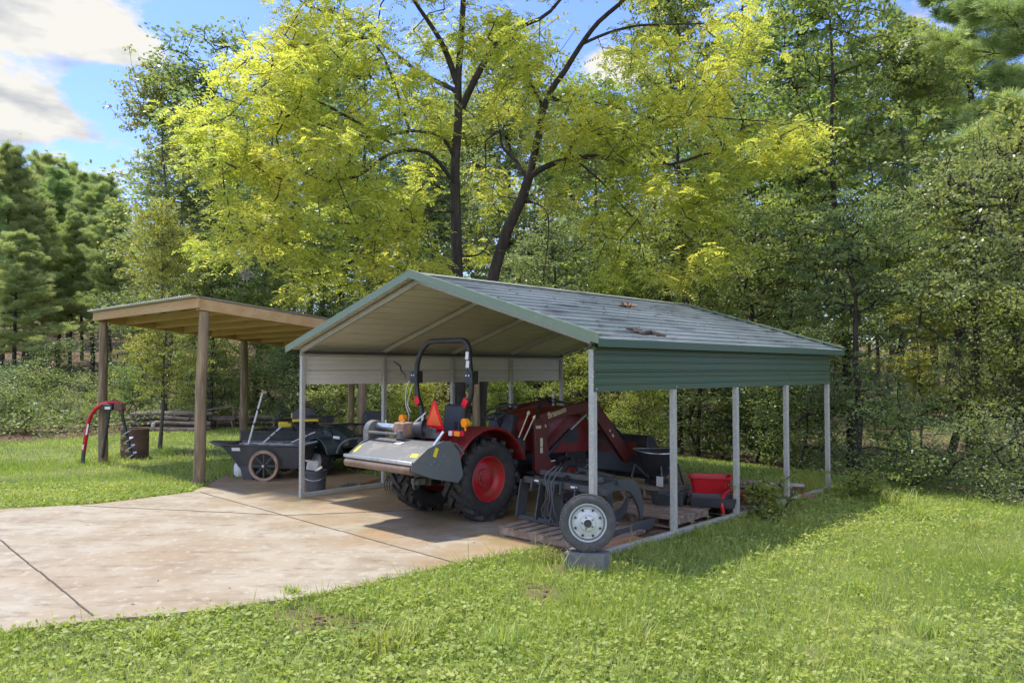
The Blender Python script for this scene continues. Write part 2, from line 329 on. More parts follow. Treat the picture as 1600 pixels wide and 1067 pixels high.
def build_ground():
    xs = np.unique(np.concatenate([np.linspace(-400, -30, 14), np.arange(-30, -9, .5), np.arange(-9, 9, .13), np.arange(9, 30, .5), np.linspace(30, 400, 14)]))
    ys = np.unique(np.concatenate([np.linspace(-200, -5, 6), np.arange(-5, 3, .5), np.arange(3, 17, .13), np.arange(17, 40, .5), np.linspace(40, 400, 30)]))
    X, Y = np.meshgrid(xs, ys); nx = len(xs)
    V = np.stack([X.ravel(), Y.ravel(), gh(X, Y).ravel()], 1)
    i = np.arange(len(V)).reshape(X.shape); Q = np.stack([i[:-1,:-1], i[:-1,1:], i[1:,1:], i[1:,:-1]], -1).reshape(-1, 4)
    m = bpy.data.materials.new('ground'); m.use_nodes = True; nt = m.node_tree; b = nt.nodes['Principled BSDF']; b.inputs['Roughness'].default_value = .95; b.inputs['Specular IOR Level'].default_value = .1
    t = nt.nodes.new('ShaderNodeTexCoord')
    def ns(sc, det, lo, hi, c1, c2):
        n = nt.nodes.new('ShaderNodeTexNoise'); n.inputs['Scale'].default_value = sc; n.inputs['Detail'].default_value = det
        nt.links.new(t.outputs['Object'], n.inputs[0]); r = nt.nodes.new('ShaderNodeValToRGB')
        r.color_ramp.elements[0].position = lo; r.color_ramp.elements[0].color = (*c1, 1); r.color_ramp.elements[1].position = hi; r.color_ramp.elements[1].color = (*c2, 1)
        nt.links.new(n.outputs[0], r.inputs[0]); return r.outputs[0]
    lawn = ns(1.3, 8, .35, .7, (.10, .12, .045), (.19, .22, .075))
    litter = ns(5, 8, .35, .65, (.075, .048, .03), (.22, .155, .11))
    dirt = ns(7, 9, .3, .7, (.085, .055, .035), (.21, .145, .095))
    a = nt.nodes.new('ShaderNodeAttribute'); a.attribute_name = 'cover'
    s = nt.nodes.new('ShaderNodeSeparateColor'); nt.links.new(a.outputs['Color'], s.inputs[0])
    m1 = nt.nodes.new('ShaderNodeMixRGB'); nt.links.new(s.outputs[0], m1.inputs[0]); nt.links.new(litter, m1.inputs[1]); nt.links.new(lawn, m1.inputs[2])
    m2 = nt.nodes.new('ShaderNodeMixRGB'); nt.links.new(s.outputs[1], m2.inputs[0]); nt.links.new(m1.outputs[0], m2.inputs[1]); nt.links.new(dirt, m2.inputs[2])
    nt.links.new(m2.outputs[0], b.inputs['Base Color'])
    o = fastmesh('ground', V, Q, m); tag(o, kind='structure')
    me = o.data; c = me.color_attributes.new('cover', 'FLOAT_COLOR', 'POINT')
    d = np.zeros((len(V), 4), np.float32); d[:, 3] = 1; d[:, 0] = inpoly(V[:, 0], V[:, 1], LAWN)
    dx, dy = V[:, 0] - X0, V[:, 1] - Y0; lx = dx * CT - dy * ST; ly = dx * ST + dy * CT
    d[:, 1] = (lx > -6.2) & (lx < .35) & (ly > -.15) & (ly < 6.6)
    rgn = np.random.default_rng(4)
    for c_, r_ in BARE:
        q_ = np.hypot(V[:, 0] - c_[0], V[:, 1] - c_[1]) + .14 * np.sin(V[:, 0] * 9) * np.sin(V[:, 1] * 11) + .08 * np.sin(V[:, 0] * 21 + V[:, 1] * 17); d[:, 1] = np.maximum(d[:, 1], np.clip((r_ - q_) / .18, 0, 1))
    c.data.foreach_set('color', d.ravel())
    me.polygons.foreach_set('use_smooth', np.ones(len(Q), bool))
build_ground()

# concrete slab
m = mat('concrete', (.36, .315, .235), .66, 0, [
    (1.1, (.25, .195, .125), .44, .66, 9, (1, 1.6, 1)), (.45, (.29, .215, .13), .45, .66, 6, I3),
    (3.2, (.20, .155, .10), .52, .70, 9, (1, 2.2, 1)), (9, (.44, .40, .32), .54, .76, 8, I3), (70, (.42, .36, .28), .60, .75, 3, I3)], bump=.12, spec=.35)
nt = m.node_tree; b = nt.nodes['Principled BSDF']
# red clay washed over the slab under and beside the carport
lk = b.inputs['Base Color'].links[0]; src = lk.from_socket
def nn(t_, **k):
    n = nt.nodes.new(t_)
    for a_, v_ in k.items(): setattr(n, a_, v_)
    return n
tc_ = nn('ShaderNodeTexCoord'); sp = nn('ShaderNodeSeparateXYZ'); nt.links.new(tc_.outputs['Object'], sp.inputs[0])
def mm(op, a, b_, clamp=False):
    n = nn('ShaderNodeMath', operation=op, use_clamp=clamp)
    for i, v in enumerate((a, b_)):
        if isinstance(v, (int, float)): n.inputs[i].default_value = v
        else: nt.links.new(v, n.inputs[i])
    return n.outputs[0]
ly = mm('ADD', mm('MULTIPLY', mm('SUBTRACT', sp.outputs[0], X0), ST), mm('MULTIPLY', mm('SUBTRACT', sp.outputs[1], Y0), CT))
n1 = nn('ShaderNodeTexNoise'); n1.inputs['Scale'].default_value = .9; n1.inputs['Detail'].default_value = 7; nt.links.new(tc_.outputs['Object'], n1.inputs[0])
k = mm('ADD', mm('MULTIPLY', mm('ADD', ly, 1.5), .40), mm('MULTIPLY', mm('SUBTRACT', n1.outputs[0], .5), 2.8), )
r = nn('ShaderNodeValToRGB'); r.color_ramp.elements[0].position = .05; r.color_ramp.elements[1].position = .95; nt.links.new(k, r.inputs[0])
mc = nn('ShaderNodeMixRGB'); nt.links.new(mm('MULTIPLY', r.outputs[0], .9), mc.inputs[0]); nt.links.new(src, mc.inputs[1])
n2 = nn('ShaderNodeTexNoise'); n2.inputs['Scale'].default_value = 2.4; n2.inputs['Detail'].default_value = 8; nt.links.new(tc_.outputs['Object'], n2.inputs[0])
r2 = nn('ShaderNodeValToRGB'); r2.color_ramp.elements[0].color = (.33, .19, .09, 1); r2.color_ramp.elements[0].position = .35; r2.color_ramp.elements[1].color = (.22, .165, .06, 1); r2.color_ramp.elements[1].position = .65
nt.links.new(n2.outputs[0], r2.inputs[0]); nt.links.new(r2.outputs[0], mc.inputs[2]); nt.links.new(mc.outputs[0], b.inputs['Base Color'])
def polyslab(name, poly, z0, z1, m):
    import bmesh
    b = bmesh.new(); vs = [b.verts.new((float(x), float(y), z1)) for x, y in poly]; f = b.faces.new(vs)
    r_ = bmesh.ops.extrude_face_region(b, geom=[f]); 
    for v in [g for g in r_['geom'] if isinstance(g, bmesh.types.BMVert)]: v.co.z = z0
    bmesh.ops.recalc_face_normals(b, faces=b.faces)
    me = bpy.data.meshes.new(name); b.to_mesh(me); b.free(); me.materials.append(m)
    o = bpy.data.objects.new(name, me); col.objects.link(o); return o
def rough_poly(P, amp, seed):
    rng = np.random.default_rng(seed); o = []
    for i in range(len(P)):
        a, b2 = np.array(P[i]), np.array(P[(i + 1) % len(P)]); n = max(1, int(np.linalg.norm(b2 - a) / .25))
        for k in range(n):
            p = a + (b2 - a) * k / n; o.append(p + rng.normal(0, amp, 2))
    return o
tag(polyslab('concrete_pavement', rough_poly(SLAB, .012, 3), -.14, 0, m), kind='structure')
mj = mat('joint_gap', (.09, .065, .045), .95)  # dark brown strips laid along the slab joints
J = MB()
for a_, b_ in ((at(-60, 795), at(146, 962)), (at(313, 769), at(729, 884)), (at(125, 790), at(450, 805)), (at(450, 805), at(640, 797)), (at(640, 797), L(-.7, 2.7))):
    rng = np.random.default_rng(int(abs(a_[0] * 100))); n = 14
    for k in range(n):
        p, q = a_ + (b_ - a_) * k / n, a_ + (b_ - a_) * (k + 1) / n
        w_ = rng.normal(0, .006, 2); J.bar((p[0] + w_[0], p[1] + w_[1], .0005), (q[0], q[1], .0005), .014 + .006 * rng.random(), .007)
tag(J.build('pavement_joints', mj), kind='structure')

# ------------------------------------------------------------------ carport
BAY = 1.524; LEN = 4 * BAY; WD = 5.50; HP = 1.695; HK = 3.152; HE = 2.156; OS = .19; OF = .164; OR = .218
root = thing('carport', 'open steel carport with green metal roof and galvanised posts on the concrete slab', 'carport', L(0, 0), -TH)
for side, x in ((0, 0), (1, -WD)):
    for k in range(5):
        mb = MB(); z0 = .064 if side == 0 or True else 0
        mb.box((x, k * BAY, (2.13 + z0) / 2), (.0635, .0635, 2.13 - z0)); mb.build('post', M['galv'], root, .004)
for x in (0, -WD):
    mb = MB(); mb.box((x, LEN / 2, .032), (.0635, LEN + .064, .064)); mb.build('base_rail', M['galv'], root, .004)
SLOPE = (HK - .03 - (HE + .075)) / (WD / 2 + OS); AN = math.atan(SLOPE)
xm = -WD / 2
def roof_z(x): return HK - .03 - SLOPE * abs(x - xm)
for k in range(5):
    for sg in (-1, 1):
        mb = MB(); a = (xm + sg * WD / 2, k * BAY, roof_z(0) - .075); c = (xm, k * BAY, roof_z(xm) - .075)
        mb.bar(a, c, .0635, .0635, up=(0, 1, 0)); mb.build('rafter', M['galv'], root, .004)
# roof skins: ribbed sheet, outside face painted, inside bare
def ribs(total, pitch=.2286, rw=.03, rh=.024, minor=True):
    P = []; s_ = 0
    while s_ < total - .02:
        P += [(s_, 0)]
        if minor:
            for q in (1, 2):
                c_ = s_ + pitch * q / 3
                if c_ + .01 < total: P += [(c_ - .012, 0), (c_ - .005, .007), (c_ + .005, .007), (c_ + .012, 0)]
        e_ = s_ + pitch - rw
        if e_ + rw < total: P += [(e_, 0), (e_ + rw * .3, rh), (e_ + rw * .7, rh)]
        s_ += pitch
    P.append((total, 0)); return sorted(set(P))
def sheet(prof, o, ds, dn, du, ln, th=.004):
    mb = MB(); o, ds, dn, du = (np.array(k, float) for k in (o, ds, dn, du)); n = len(prof)
    V = []
    for off in (0, -th):
        for y in (0, ln):
            V += [o + ds * s_ + dn * (h_ + off) + du * y for s_, h_ in prof]
    f0 = [(i, i+1, n+i+1, n+i) for i in range(n-1)]; f1 = [(2*n+i, 3*n+i, 3*n+i+1, 2*n+i+1) for i in range(n-1)]
    mb.add(V, f0, 0); o_ = len(mb.v) - len(V)
    for f in f1: mb.f.append(tuple(o_ + q for q in f)); mb.mi.append(1); mb.sm.append(False)
    for f in [(0, n, 3*n, 2*n), (n-1, 3*n-1, 4*n-1, 2*n-1)]: mb.f.append(tuple(o_ + q for q in f)); mb.mi.append(0); mb.sm.append(False)
    for f in [(i, 2*n+i, 2*n+i+1, i+1) for i in range(n-1)] + [(n+i, n+i+1, 3*n+i+1, 3*n+i) for i in range(n-1)]: mb.f.append(tuple(o_ + q for q in f)); mb.mi.append(0); mb.sm.append(False)
    return mb
slen = (WD / 2 + OS) / cos(AN)
for sg in (-1, 1):
    o_ = (xm + sg * .004, -OF, HK - .03); ds = (sg * cos(AN), 0, -sin(AN)); dn = (sg * sin(AN), 0, cos(AN))
    sheet(ribs(slen), o_, ds, dn, (0, 1, 0), LEN + OF + OR).build('roof_sheet', [M['roofgreen'], M['beige']], root)
    # gable trim front and rear
    for y, e in ((-OF - .012, 0), (LEN + OR + .004, 0)):
        mb = MB(); a = np.array((xm, y, HK)); c = a + np.array(ds) * (slen + .015)
        n_ = np.array((0, 0, -.080)); mb.add([a, c, c + n_, a + n_, a + (0, .008, 0), c + (0, .008, 0), c + n_ + (0, .008, 0), a + n_ + (0, .008, 0)],
            [(0,1,2,3), (4,7,6,5), (0,4,5,1), (1,5,6,2), (2,6,7,3), (3,7,4,0)])
        yy = .055 if y < 0 else -.055     # top leg of the angle
        up = np.array(dn) * .022
        mb.add([a + up, c + up, c + up + (0, yy, 0), a + up + (0, yy, 0), a, c, c + (0, yy, 0), a + (0, yy, 0)], [(0,1,2,3), (4,7,6,5), (0,4,5,1), (1,5,6,2), (2,6,7,3), (3,7,4,0)])
        mb.build('gable_trim', M['trim'], root)
    # eave trim
    x = xm + sg * (WD / 2 + OS + .006); mb = MB()
    mb.box((x, (LEN + OR - OF) / 2, roof_z(0) - SLOPE * OS - .042), (.008, LEN + OF + OR, .082))
    mb.build('eave_trim', M['green'], root)
mb = MB()
for sg in (-1, 1):
    a = np.array((xm, -OF - .01, HK + .004)); ds = np.array((sg * cos(AN), 0, -sin(AN))); 
    mb.add([a, a + ds * .16, a + ds * .16 + (0, LEN + OF + OR + .02, 0), a + (0, LEN + OF + OR + .02, 0)], [(0, 1, 2, 3)])
mb.build('ridge_cap', M['roofgreen'], root)
H = roof_z(0) - .07 - HP
for x, sg in ((.036, 1), (-WD - .036, -1)):
    sheet(ribs(H, .2286 if sg > 0 else .2286), (x, -.03, HP), (0, 0, 1), (sg, 0, 0), (0, 1, 0), LEN + .06).build('side_panel', [M['green'], M['beige']], root)
# screws along the panel feet
for k in range(5):
    MB().cyl((.04, k * BAY, HP + .03), (.052, k * BAY, HP + .03), .008, n=8).build('screw', M['bright'], root)
for x in (-WD + .035, -.035):  # added dark strips: painted shade of the gap between roof and panel
    mb = MB(); mb.box((x, LEN / 2, roof_z(0) - .105), (.05, LEN, .05)); mb.build('eave_shade_strip', M['dsteel'], root)

def stick(name, pts, r, label, cat, m=None, parent=None):
    mb = MB(); mb.tube(pts, r, 6); o = mb.build(name, m or M['bark'], parent); tag(o, label, cat); return o
rs = np.random.default_rng(5)
P = [L(xm + 2.0 + .09 * k, 1.25 - .03 * k + .03 * sin(k * 2), roof_z(xm + 2.0 + .09 * k) + .035) for k in range(8)]
def on_roof(px, py):
    # intersect pixel ray with the right roof plane
    d = wdir(px, py); a = np.array([0, 0, CH]); p0 = L(xm, 0, HK - .03); n_ = np.array([CT * sin(AN), -ST * sin(AN), cos(AN)])
    t = ((p0 - a) @ n_) / (d @ n_); return a + d * t
P = [on_roof(px, py) + (0, 0, .03) for px, py in ((978, 517), (990, 519), (1003, 524), (1014, 522), (1028, 526), (1041, 529))]
mb = MB(); mb.tube(P, [.012, .02, .03, .03, .026, .015], 7); mb.tube([P[2], P[2] + (P[1] - P[2]) * .6 + (0, .05, .05)], [.012, .006], 5)
tag(mb.build('fallen_branch', M['barkg']), 'short broken branch lying on the green carport roof', 'branch')
mb = MB(); c0 = on_roof(976, 480) + (0, 0, .02)
for k in range(26):
    a = c0 + rs.normal(0, 1, 3) * (.07, .07, .012); mb.box(a, (.09, .05, .012), rs.random() * 6, rs.normal() * .4, rs.normal() * .4)
rb = np.random.default_rng(3); mbl = MB()
for k in range(90):
    u_, v_ = rb.uniform(.1, 6.2), rb.uniform(.05, 2.8); a = L(xm + v_, u_, roof_z(xm + v_) + .028); mbl.box(a, (rb.uniform(.02, .07), rb.uniform(.015, .03), .004), rb.random() * 6, 0, 0)
tag(mbl.build('roof_litter', M['dead']), 'dead leaves scattered over the green carport roof', 'fallen leaves', kind='stuff')
tag(mb.build('leaf_clump', M['dead']), 'small dark clump of dead leaves near the carport ridge', 'leaves')

# ------------------------------------------------------------------ pole shed
SX, SY, SW, SD = -7.89, -.50, 4.45, 6.5
root = thing('pole_shed', 'wooden pole shed of round posts with corrugated roof left of the carport', 'shed', L(SX, SY), -TH)
def sz(y): return 2.90 - .098 * y      # underside of the joists
rg = np.random.default_rng(8)
for i, (x, y) in enumerate(((0, 0), (-SW, 0), (-SW, 3.1), (0, 3.3), (-SW, 6.1), (0, 6.4))):
    mb = MB(); n = 9; lean = (.12, .0) if i == 0 else rg.normal(0, .02, 2)
    pts = [(x + lean[0] * (k / n) + .02 * sin(k * .9 + i), y + lean[1] * k / n, -.15 + (sz(y) + .14) * k / n) for k in range(n + 1)]
    mb.tube(pts, [.098 - .018 * k / n for k in range(n + 1)], 16); mb.build('pole', M['wood'], root)
def slopebar(mb, x0, x1, y0, y1, h, off=0, w=None):
    for_ = [(x0, y0), (x1, y0), (x1, y1), (x0, y1)]
    mb.add([(x, y, sz(y) + off) for x, y in for_] + [(x, y, sz(y) + off + h) for x, y in for_], [(0,3,2,1),(4,5,6,7),(0,1,5,4),(1,2,6,5),(2,3,7,6),(3,0,4,7)])
for y in (-.14, 6.5):
    mb = MB(); slopebar(mb, -SW - .25, .25, y - .02, y + .02, .165, .025); mb.build('front_beam' if y < 0 else 'rear_beam', M['woodl'], root, .004)
for x in (-SW - .10, .12, .20):
    mb = MB(); slopebar(mb, x - .019, x + .019, -.115, 6.45, .186 if x != .12 else .16); mb.build('side_beam', M['woodl'], root, .004)
for k in range(10):
    y = .45 + k * .62; mb = MB(); slopebar(mb, -SW - .06, .09, y - .019, y + .019, .14, .02); mb.build('joist', M['woodl'], root)
for x in (-3.6, -2.7, -1.8, -.9):
    mb = MB(); slopebar(mb, x - .03, x + .03, -.1, 6.45, .02, .170); mb.build('purlin', M['woodg'], root)
mb = MB(); n = int((SW + .55) / .022); prof = [(k * .022, .020 * (1 if (k % 4) in (1, 2) else 0)) for k in range(n)]
V = []
for off in (0, -.005):
    for y in (-.27, 6.7): V += [(-SW - .27 + s_, y, sz(y) + .206 + h_ + off) for s_, h_ in prof]
n = len(prof)
mb.add(V, [(i, i+1, n+i+1, n+i) for i in range(n-1)] + [(2*n+i, 3*n+i, 3*n+i+1, 2*n+i+1) for i in range(n-1)] + [(i, 2*n+i, 2*n+i+1, i+1) for i in range(n-1)])
mb.build('corrugated_roof', M['zinc'], root)

# ------------------------------------------------------------------ wheels
def wheel(parent, c, R, w, rr, out=1, lugs=0, tm='tyre', rm='rim', name='wheel', bolts=6, dish=.35, lug=.03, axis=(1, 0, 0), rzl=0, top_only=False):
    """tyre and rim; c in the parent's frame, the axle runs along axis, out=+1 shows the dish towards +axis"""
    h = w / 2; ax = nrm(axis) * out
    wr = thing(name, None, None, c) if parent is not None else None
    if parent is not None: wr.parent = parent
    mb = MB()
    mb.lathe([(rr, -h*.75), (rr + (R-rr)*.25, -h*.98), (rr + (R-rr)*.6, -h), (R - lug*1.1, -h*.86), (R - lug, -h*.5), (R - lug, h*.5), (R - lug*1.1, h*.86), (rr + (R-rr)*.6, h), (rr + (R-rr)*.25, h*.98), (rr, h*.75)], (0, 0, 0), ax, 40)
    u = np.array([0, 0, 1.]); a = nrm(np.cross(ax, u)); b = np.cross(ax, a)
    def P(ang, r, hh): return ax * hh + r * (a * cos(ang) + b * sin(ang))
    for k in range(lugs):
        for sg in (-1, 1):
            t0 = 2 * pi * (k + (.5 if sg > 0 else 0)) / lugs
            n0 = 3
            pts = [P(t0 + .34 * q / n0 * (14 / lugs + .25), R - lug * .45 - (.012 * (q / n0) ** 2), sg * (h * .03 + h * .93 * q / n0)) for q in range(n0 + 1)]
            for q in range(n0):
                d = nrm(pts[q]) - ax * (nrm(pts[q]) @ ax)
                mb.bar(pts[q], pts[q + 1] + (pts[q + 1] - pts[q]) * .06, lug * 1.5, lug * 1.15, up=d)
            e = pts[-1]; ang = t0 + .34 * (14 / lugs + .25)
            mb.bar(e, P(ang + .05, R - (R - rr) * .30, sg * h * 1.01), lug * 1.5, lug * .7, up=ax)
    if not lugs:
        for k in range(56):
            for sg, hh in ((1, .72), (-1, .72), (1, .25), (-1, .25)):
                t0 = 2 * pi * (k + .5 * (hh < .5)) / 56
                mb.bar(P(t0, R - lug * .8, sg * h * (hh - .17)), P(t0 + .03, R - lug * .8, sg * h * (hh + .17)), .018, .012, up=nrm(P(t0, 1, 0)))
    mb.build('tyre', M[tm], wr)
    mb = MB(); dp = h * (1 - 2 * dish)
    mb.lathe([(rr * 1.03, h*.80), (rr * 1.0, h*.84), (rr * .95, h*.78), (rr * .90, h*.45), (rr * .82, dp + .01), (rr * .72, dp - .005), (rr * .45, dp + .012), (rr * .40, dp + .03), (rr * .235, dp + .032), (rr * .235, dp + .055), (rr * .20, dp + .058), (.001, dp + .058)], (0, 0, 0), ax, 36)
    mb.lathe([(rr * .95, -h*.78), (rr * .9, -h*.3), (rr * .8, dp - .02), (.001, dp - .02)], (0, 0, 0), ax, 30)
    for k in range(bolts):
        t = 2 * pi * k / bolts; p = P(t, rr * .31, dp + .025); mb.cyl(p, p + ax * .018, .010, n=6, mi=1)
    mb.build('rim', [M[rm], M['steel']], wr)
    return wr

# ------------------------------------------------------------------ tractor
T = thing('tractor', 'red compact tractor with black roll bar and front loader parked under the carport', 'tractor', L(-2.85, .68), -TH)
wheel(T, (.52, 0, .53), .53, .37, .285, 1, 17, name='rear_wheel', lug=.042, dish=.42, bolts=8)
wheel(T, (-.52, 0, .53), .53, .37, .285, -1, 17, name='rear_wheel', lug=.042, dish=.42, bolts=8)
wheel(T, (.50, 1.75, .33), .33, .22, .17, 1, 14, name='front_wheel', lug=.028)
wheel(T, (-.50, 1.75, .33), .33, .22, .17, -1, 14, name='front_wheel', lug=.028)
mb = MB(); mb.box((0, .55, .62), (.34, 2.2, .34)); mb.box((0, -.05, .58), (.66, .34, .36)); mb.cyl((-.5, 0, .53), (.5, 0, .53), .10)
mb.box((0, 1.75, .40), (.84, .12, .12)); mb.box((0, 2.35, .55), (.42, .5, .28)); mb.box((.36, .75, .42), (.3, .55, .05)); mb.box((-.36, .75, .42), (.3, .55, .05))
mb.box((0, -.32, .78), (.34, .14, .3)); mb.build('chassis', M['black'], T, .015)
rings = []
for y, w_, zt, zb in ((.98, .27, 1.26, .80), (1.2, .29, 1.33, .76), (1.7, .30, 1.38, .70), (2.2, .29, 1.36, .68), (2.55, .26, 1.29, .66), (2.72, .20, 1.14, .68)):
    rings.append([(-w_, y, zb), (-w_*1.02, y, (zb+zt)/2), (-w_*.9, y, zt-.08), (-w_*.55, y, zt-.01), (0, y, zt+.015), (w_*.55, y, zt-.01), (w_*.9, y, zt-.08), (w_*1.02, y, (zb+zt)/2), (w_, y, zb)])
MB().loft(rings).build('hood', M['red'], T)
mb = MB(); mb.box((0, 2.735, .92), (.30, .02, .30)); mb.box((.292, 2.0, .92), (.012, .55, .22)); mb.box((-.292, 2.0, .92), (.012, .55, .22)); mb.build('grille', M['blackp'], T)
for sx in (-1, 1):
    mb = MB(); P = []
    for k in range(13):
        t = radians(168 - 150 * k / 12); P.append((.66 * cos(t), .53 + .66 * sin(t) * (1.0 if t > 0 else 1)))
    outer = P; inner = [(y * .95, .53 + (z - .53) * .95) for y, z in P][::-1]
    mb.prism(outer + inner, (sx * .34 if sx > 0 else -.74, 0, 0), (0, 1, 0), (0, 0, 1), (.40, 0, 0))
    mb.box((sx * .335, .0, .92), (.03, 1.15, .46)); mb.build('fender', M['red'], T, .02)
    mb = MB(); mb.box((sx * .56, -.46, 1.13), (.20, .09, .07)); mb.build('tail_lamp', M['redlens'], T, .012)
    mb = MB(); mb.box((sx * .62, -.512, 1.13), (.09, .02, .06)); mb.build('turn_signal', M['amber'], T, .006)
    mb = MB(); mb.box((sx * .50, -.512, 1.13), (.06, .02, .06)); mb.build('reverse_lamp', M['sticker'], T, .006)
    mb = MB(); mb.cyl((sx * .62, -.40, 1.26), (sx * .62, -.34, 1.26), .055); mb.cyl((sx * .62, -.37, 1.16), (sx * .62, -.37, 1.22), .012); mb.build('warning_lamp', M['amber'], T)
# roll bar
path = [(-.40, -.22, .95), (-.40, -.21, 1.22), (-.44, -.20, 1.40), (-.52, -.19, 1.56), (-.545, -.19, 1.70), (-.545, -.19, 1.90), (-.53, -.19, 2.02), (-.46, -.18, 2.17), (-.34, -.18, 2.27), (-.22, -.18, 2.30),
        (.24, -.18, 2.30), (.40, -.18, 2.29), (.47, -.18, 2.22), (.485, -.18, 2.12), (.50, -.18, 1.98), (.53, -.19, 1.86), (.54, -.19, 1.70), (.52, -.19, 1.56), (.44, -.20, 1.40), (.40, -.21, 1.22), (.40, -.22, .95)]
def smooth(P, n=4):
    P = [np.array(p, float) for p in P]; o = []
    for i in range(len(P) - 1):
        p0, p1, p2, p3 = P[max(i-1, 0)], P[i], P[i+1], P[min(i+2, len(P)-1)]
        for k in range(n):
            t = k / n; o.append(.5 * ((2*p1) + (p2-p0)*t + (2*p0-5*p1+4*p2-p3)*t*t + (3*p1-p0-3*p2+p3)*t**3))
    o.append(P[-1]); return o
MB().tube(smooth(path), .036, 12).build('roll_bar', M['black'], T)
for sx in (-1, 1):
    mb = MB(); mb.box((sx * .545, -.19, 1.82), (.13, .10, .17)); mb.box((sx * .545, -.245, 1.82), (.15, .02, .12)); 
    for q in (-.025, .025): mb.cyl((sx * .545 + q, -.255, 1.845), (sx * .545 + q, -.27, 1.845), .013, n=8, mi=1)
    mb.build('roll_bar_hinge', [M['black'], M['bright']], T)
    mb = MB(); mb.box((sx * .475, -.245, 1.50), (.085, .02, .11), ry=sx * .55); mb.build('reflector', M['redlens'], T, .004)
    mb = MB(); mb.box((sx * .36, -.24, .98), (.10, .10, .55)); mb.build('roll_bar_bracket', M['black'], T, .01)
mb = MB(); mb.box((.487, -.219, 2.10), (.055, .006, .10), ry=.1); mb.box((.50, -.222, 1.99), (.055, .006, .09), ry=.12); tag(mb.build('roll_bar_decal', M['sticker'], T))
# slow vehicle sign
tri = lambda s_: [(-s_, -s_ * .55), (s_, -s_ * .55), (.12 * s_, s_ * 1.35), (-.12 * s_, s_ * 1.35)]
mb = MB(); mb.prism(tri(.19), (.18, -.50, 1.27), (1, 0, 0), (0, 0, 1), (0, .006, 0)); mb.box((.18, -.46, 1.16), (.04, .08, .2)); mb.build('sign_border', M['redlens'], T)
mb = MB(); mb.prism([(-.135, -.06), (.135, -.06), (.0, .21)], (.18, -.503, 1.27), (1, 0, 0), (0, 0, 1), (0, -.003, 0)); mb.build('warning_triangle', M['orange'], T)
# seat
mb = MB(); mb.box((.05, .22, .93), (.46, .46, .12)); mb.box((.05, 0.0, 1.20), (.44, .12, .52), rx=-.14); mb.box((.05, .2, .82), (.3, .3, .16)); mb.build('seat', M['seat'], T, .045)
mb = MB()
for sx in (-.19, .29): mb.box((sx, .16, 1.10), (.06, .34, .06))
mb.build('armrest', M['seat'], T, .02)
# steering and controls
mb = MB(); n = 24; c = np.array((0, .80, 1.32)); a = np.array((1, 0, 0)); b_ = np.array((0, .88, .46))
mb.tube([c + .19 * (a * cos(2*pi*k/n) + b_ * sin(2*pi*k/n)) for k in range(n + 1)], .016, 8)
for k in range(3): mb.tube([c, c + .185 * (a * cos(2*pi*k/3) + b_ * sin(2*pi*k/3))], .012, 6)
mb.cyl(c, c + np.array((0, .14, -.28)), .03); mb.build('steering_wheel', M['blackp'], T)
mb = MB(); mb.box((0, .95, 1.08), (.44, .16, .44), rx=-.2); mb.build('dashboard', M['blackp'], T, .03)
for i, (x, y, dx, dy, h_) in enumerate(((.40, .82, .04, .16, .34), (.44, .90, .05, .14, .28), (.30, .45, .02, .02, .28), (-.34, .5, 0, .03, .25), (.36, .62, .0, .08, .22))):
    mb = MB(); mb.tube([(x, y, .95), (x + dx, y + dy, .95 + h_)], .009, 6); mb.lathe([(.001, 0), (.02, .01), (.022, .04), (.001, .07)], (x + dx, y + dy, .95 + h_), (dx, dy, h_), 10); mb.build('control_lever', M['decal'] if i < 2 else M['blackp'], T)
mb = MB(); mb.box((.34, .80, .86), (.16, .34, .26)); mb.box((.30, .5, .78), (.12, .3, .3)); mb.build('valve_block', M['black'], T, .02)
for k in range(3):
    MB().tube(smooth([(.36, .9 + .05 * k, .96), (.42, 1.1 + .05*k, 1.12 + .05 * k), (.30, 1.45, 1.50 - .04 * k), (.36, 1.95, 1.42), (.46, 2.3, 1.34)]), .010, 6).build('hydraulic_hose', M['black'], T)
MB().tube(smooth([(0, 2.05, 1.38), (0, 2.05, 1.50), (0.0, 2.06, 1.58)]), .022, 8).build('exhaust_stub', M['whitep'], T)
mb = MB(); mb.tube(smooth([(-.05, .8, 1.2), (-.12, 1.0, 1.42), (-.08, 1.25, 1.40)]), .012, 6); mb.lathe([(.001, -.05), (.045, -.03), (.05, .02), (.001, .05)], (.16, 1.02, 1.40), (.3, -1, .4), 12); mb.build('work_lamp', M['blackp'], T)
mb = MB(); mb.box((.53, .40, .60), (.012, .08, .11)); mb.build('side_reflector', M['decal'], T)
# three point arms
mb = MB()
for sx in (-1, 1):
    mb.bar((sx * .30, -.05, .48), (sx * .38, -.72, .62), .05, .07); mb.bar((sx * .26, -.2, .95), (sx * .36, -.5, .60), .025)
mb.bar((0, -.35, .92), (0, -.80, 1.12), .035); mb.build('lift_arms', M['black'], T)
mb = MB(); mb.tube([(-.17, -.40, .62), (-.17, -.40, 1.32)], .017, 8); mb.tube([(-.22, -.30, 1.35), (-.40, -.62, 1.05)], .012, 8); mb.tube([(.0, -.42, 1.10), (.12, -.50, 1.18)], .012, 8); mb.build('stabiliser_rod', M['bright'], T)
MB().cyl((-.08, -.48, .90), (-.05, -.46, 1.12), .055).build('fluid_canister', M['dgrey'], T)
mb = MB(); mb.box((.0, -.55, .50), (.14, .25, .08)); mb.tube(smooth([(0, -.62, .55), (.05, -.72, .5), (.03, -.7, .42), (0, -.6, .44)]), .018, 6); mb.build('drawbar', M['steel'], T, .01)
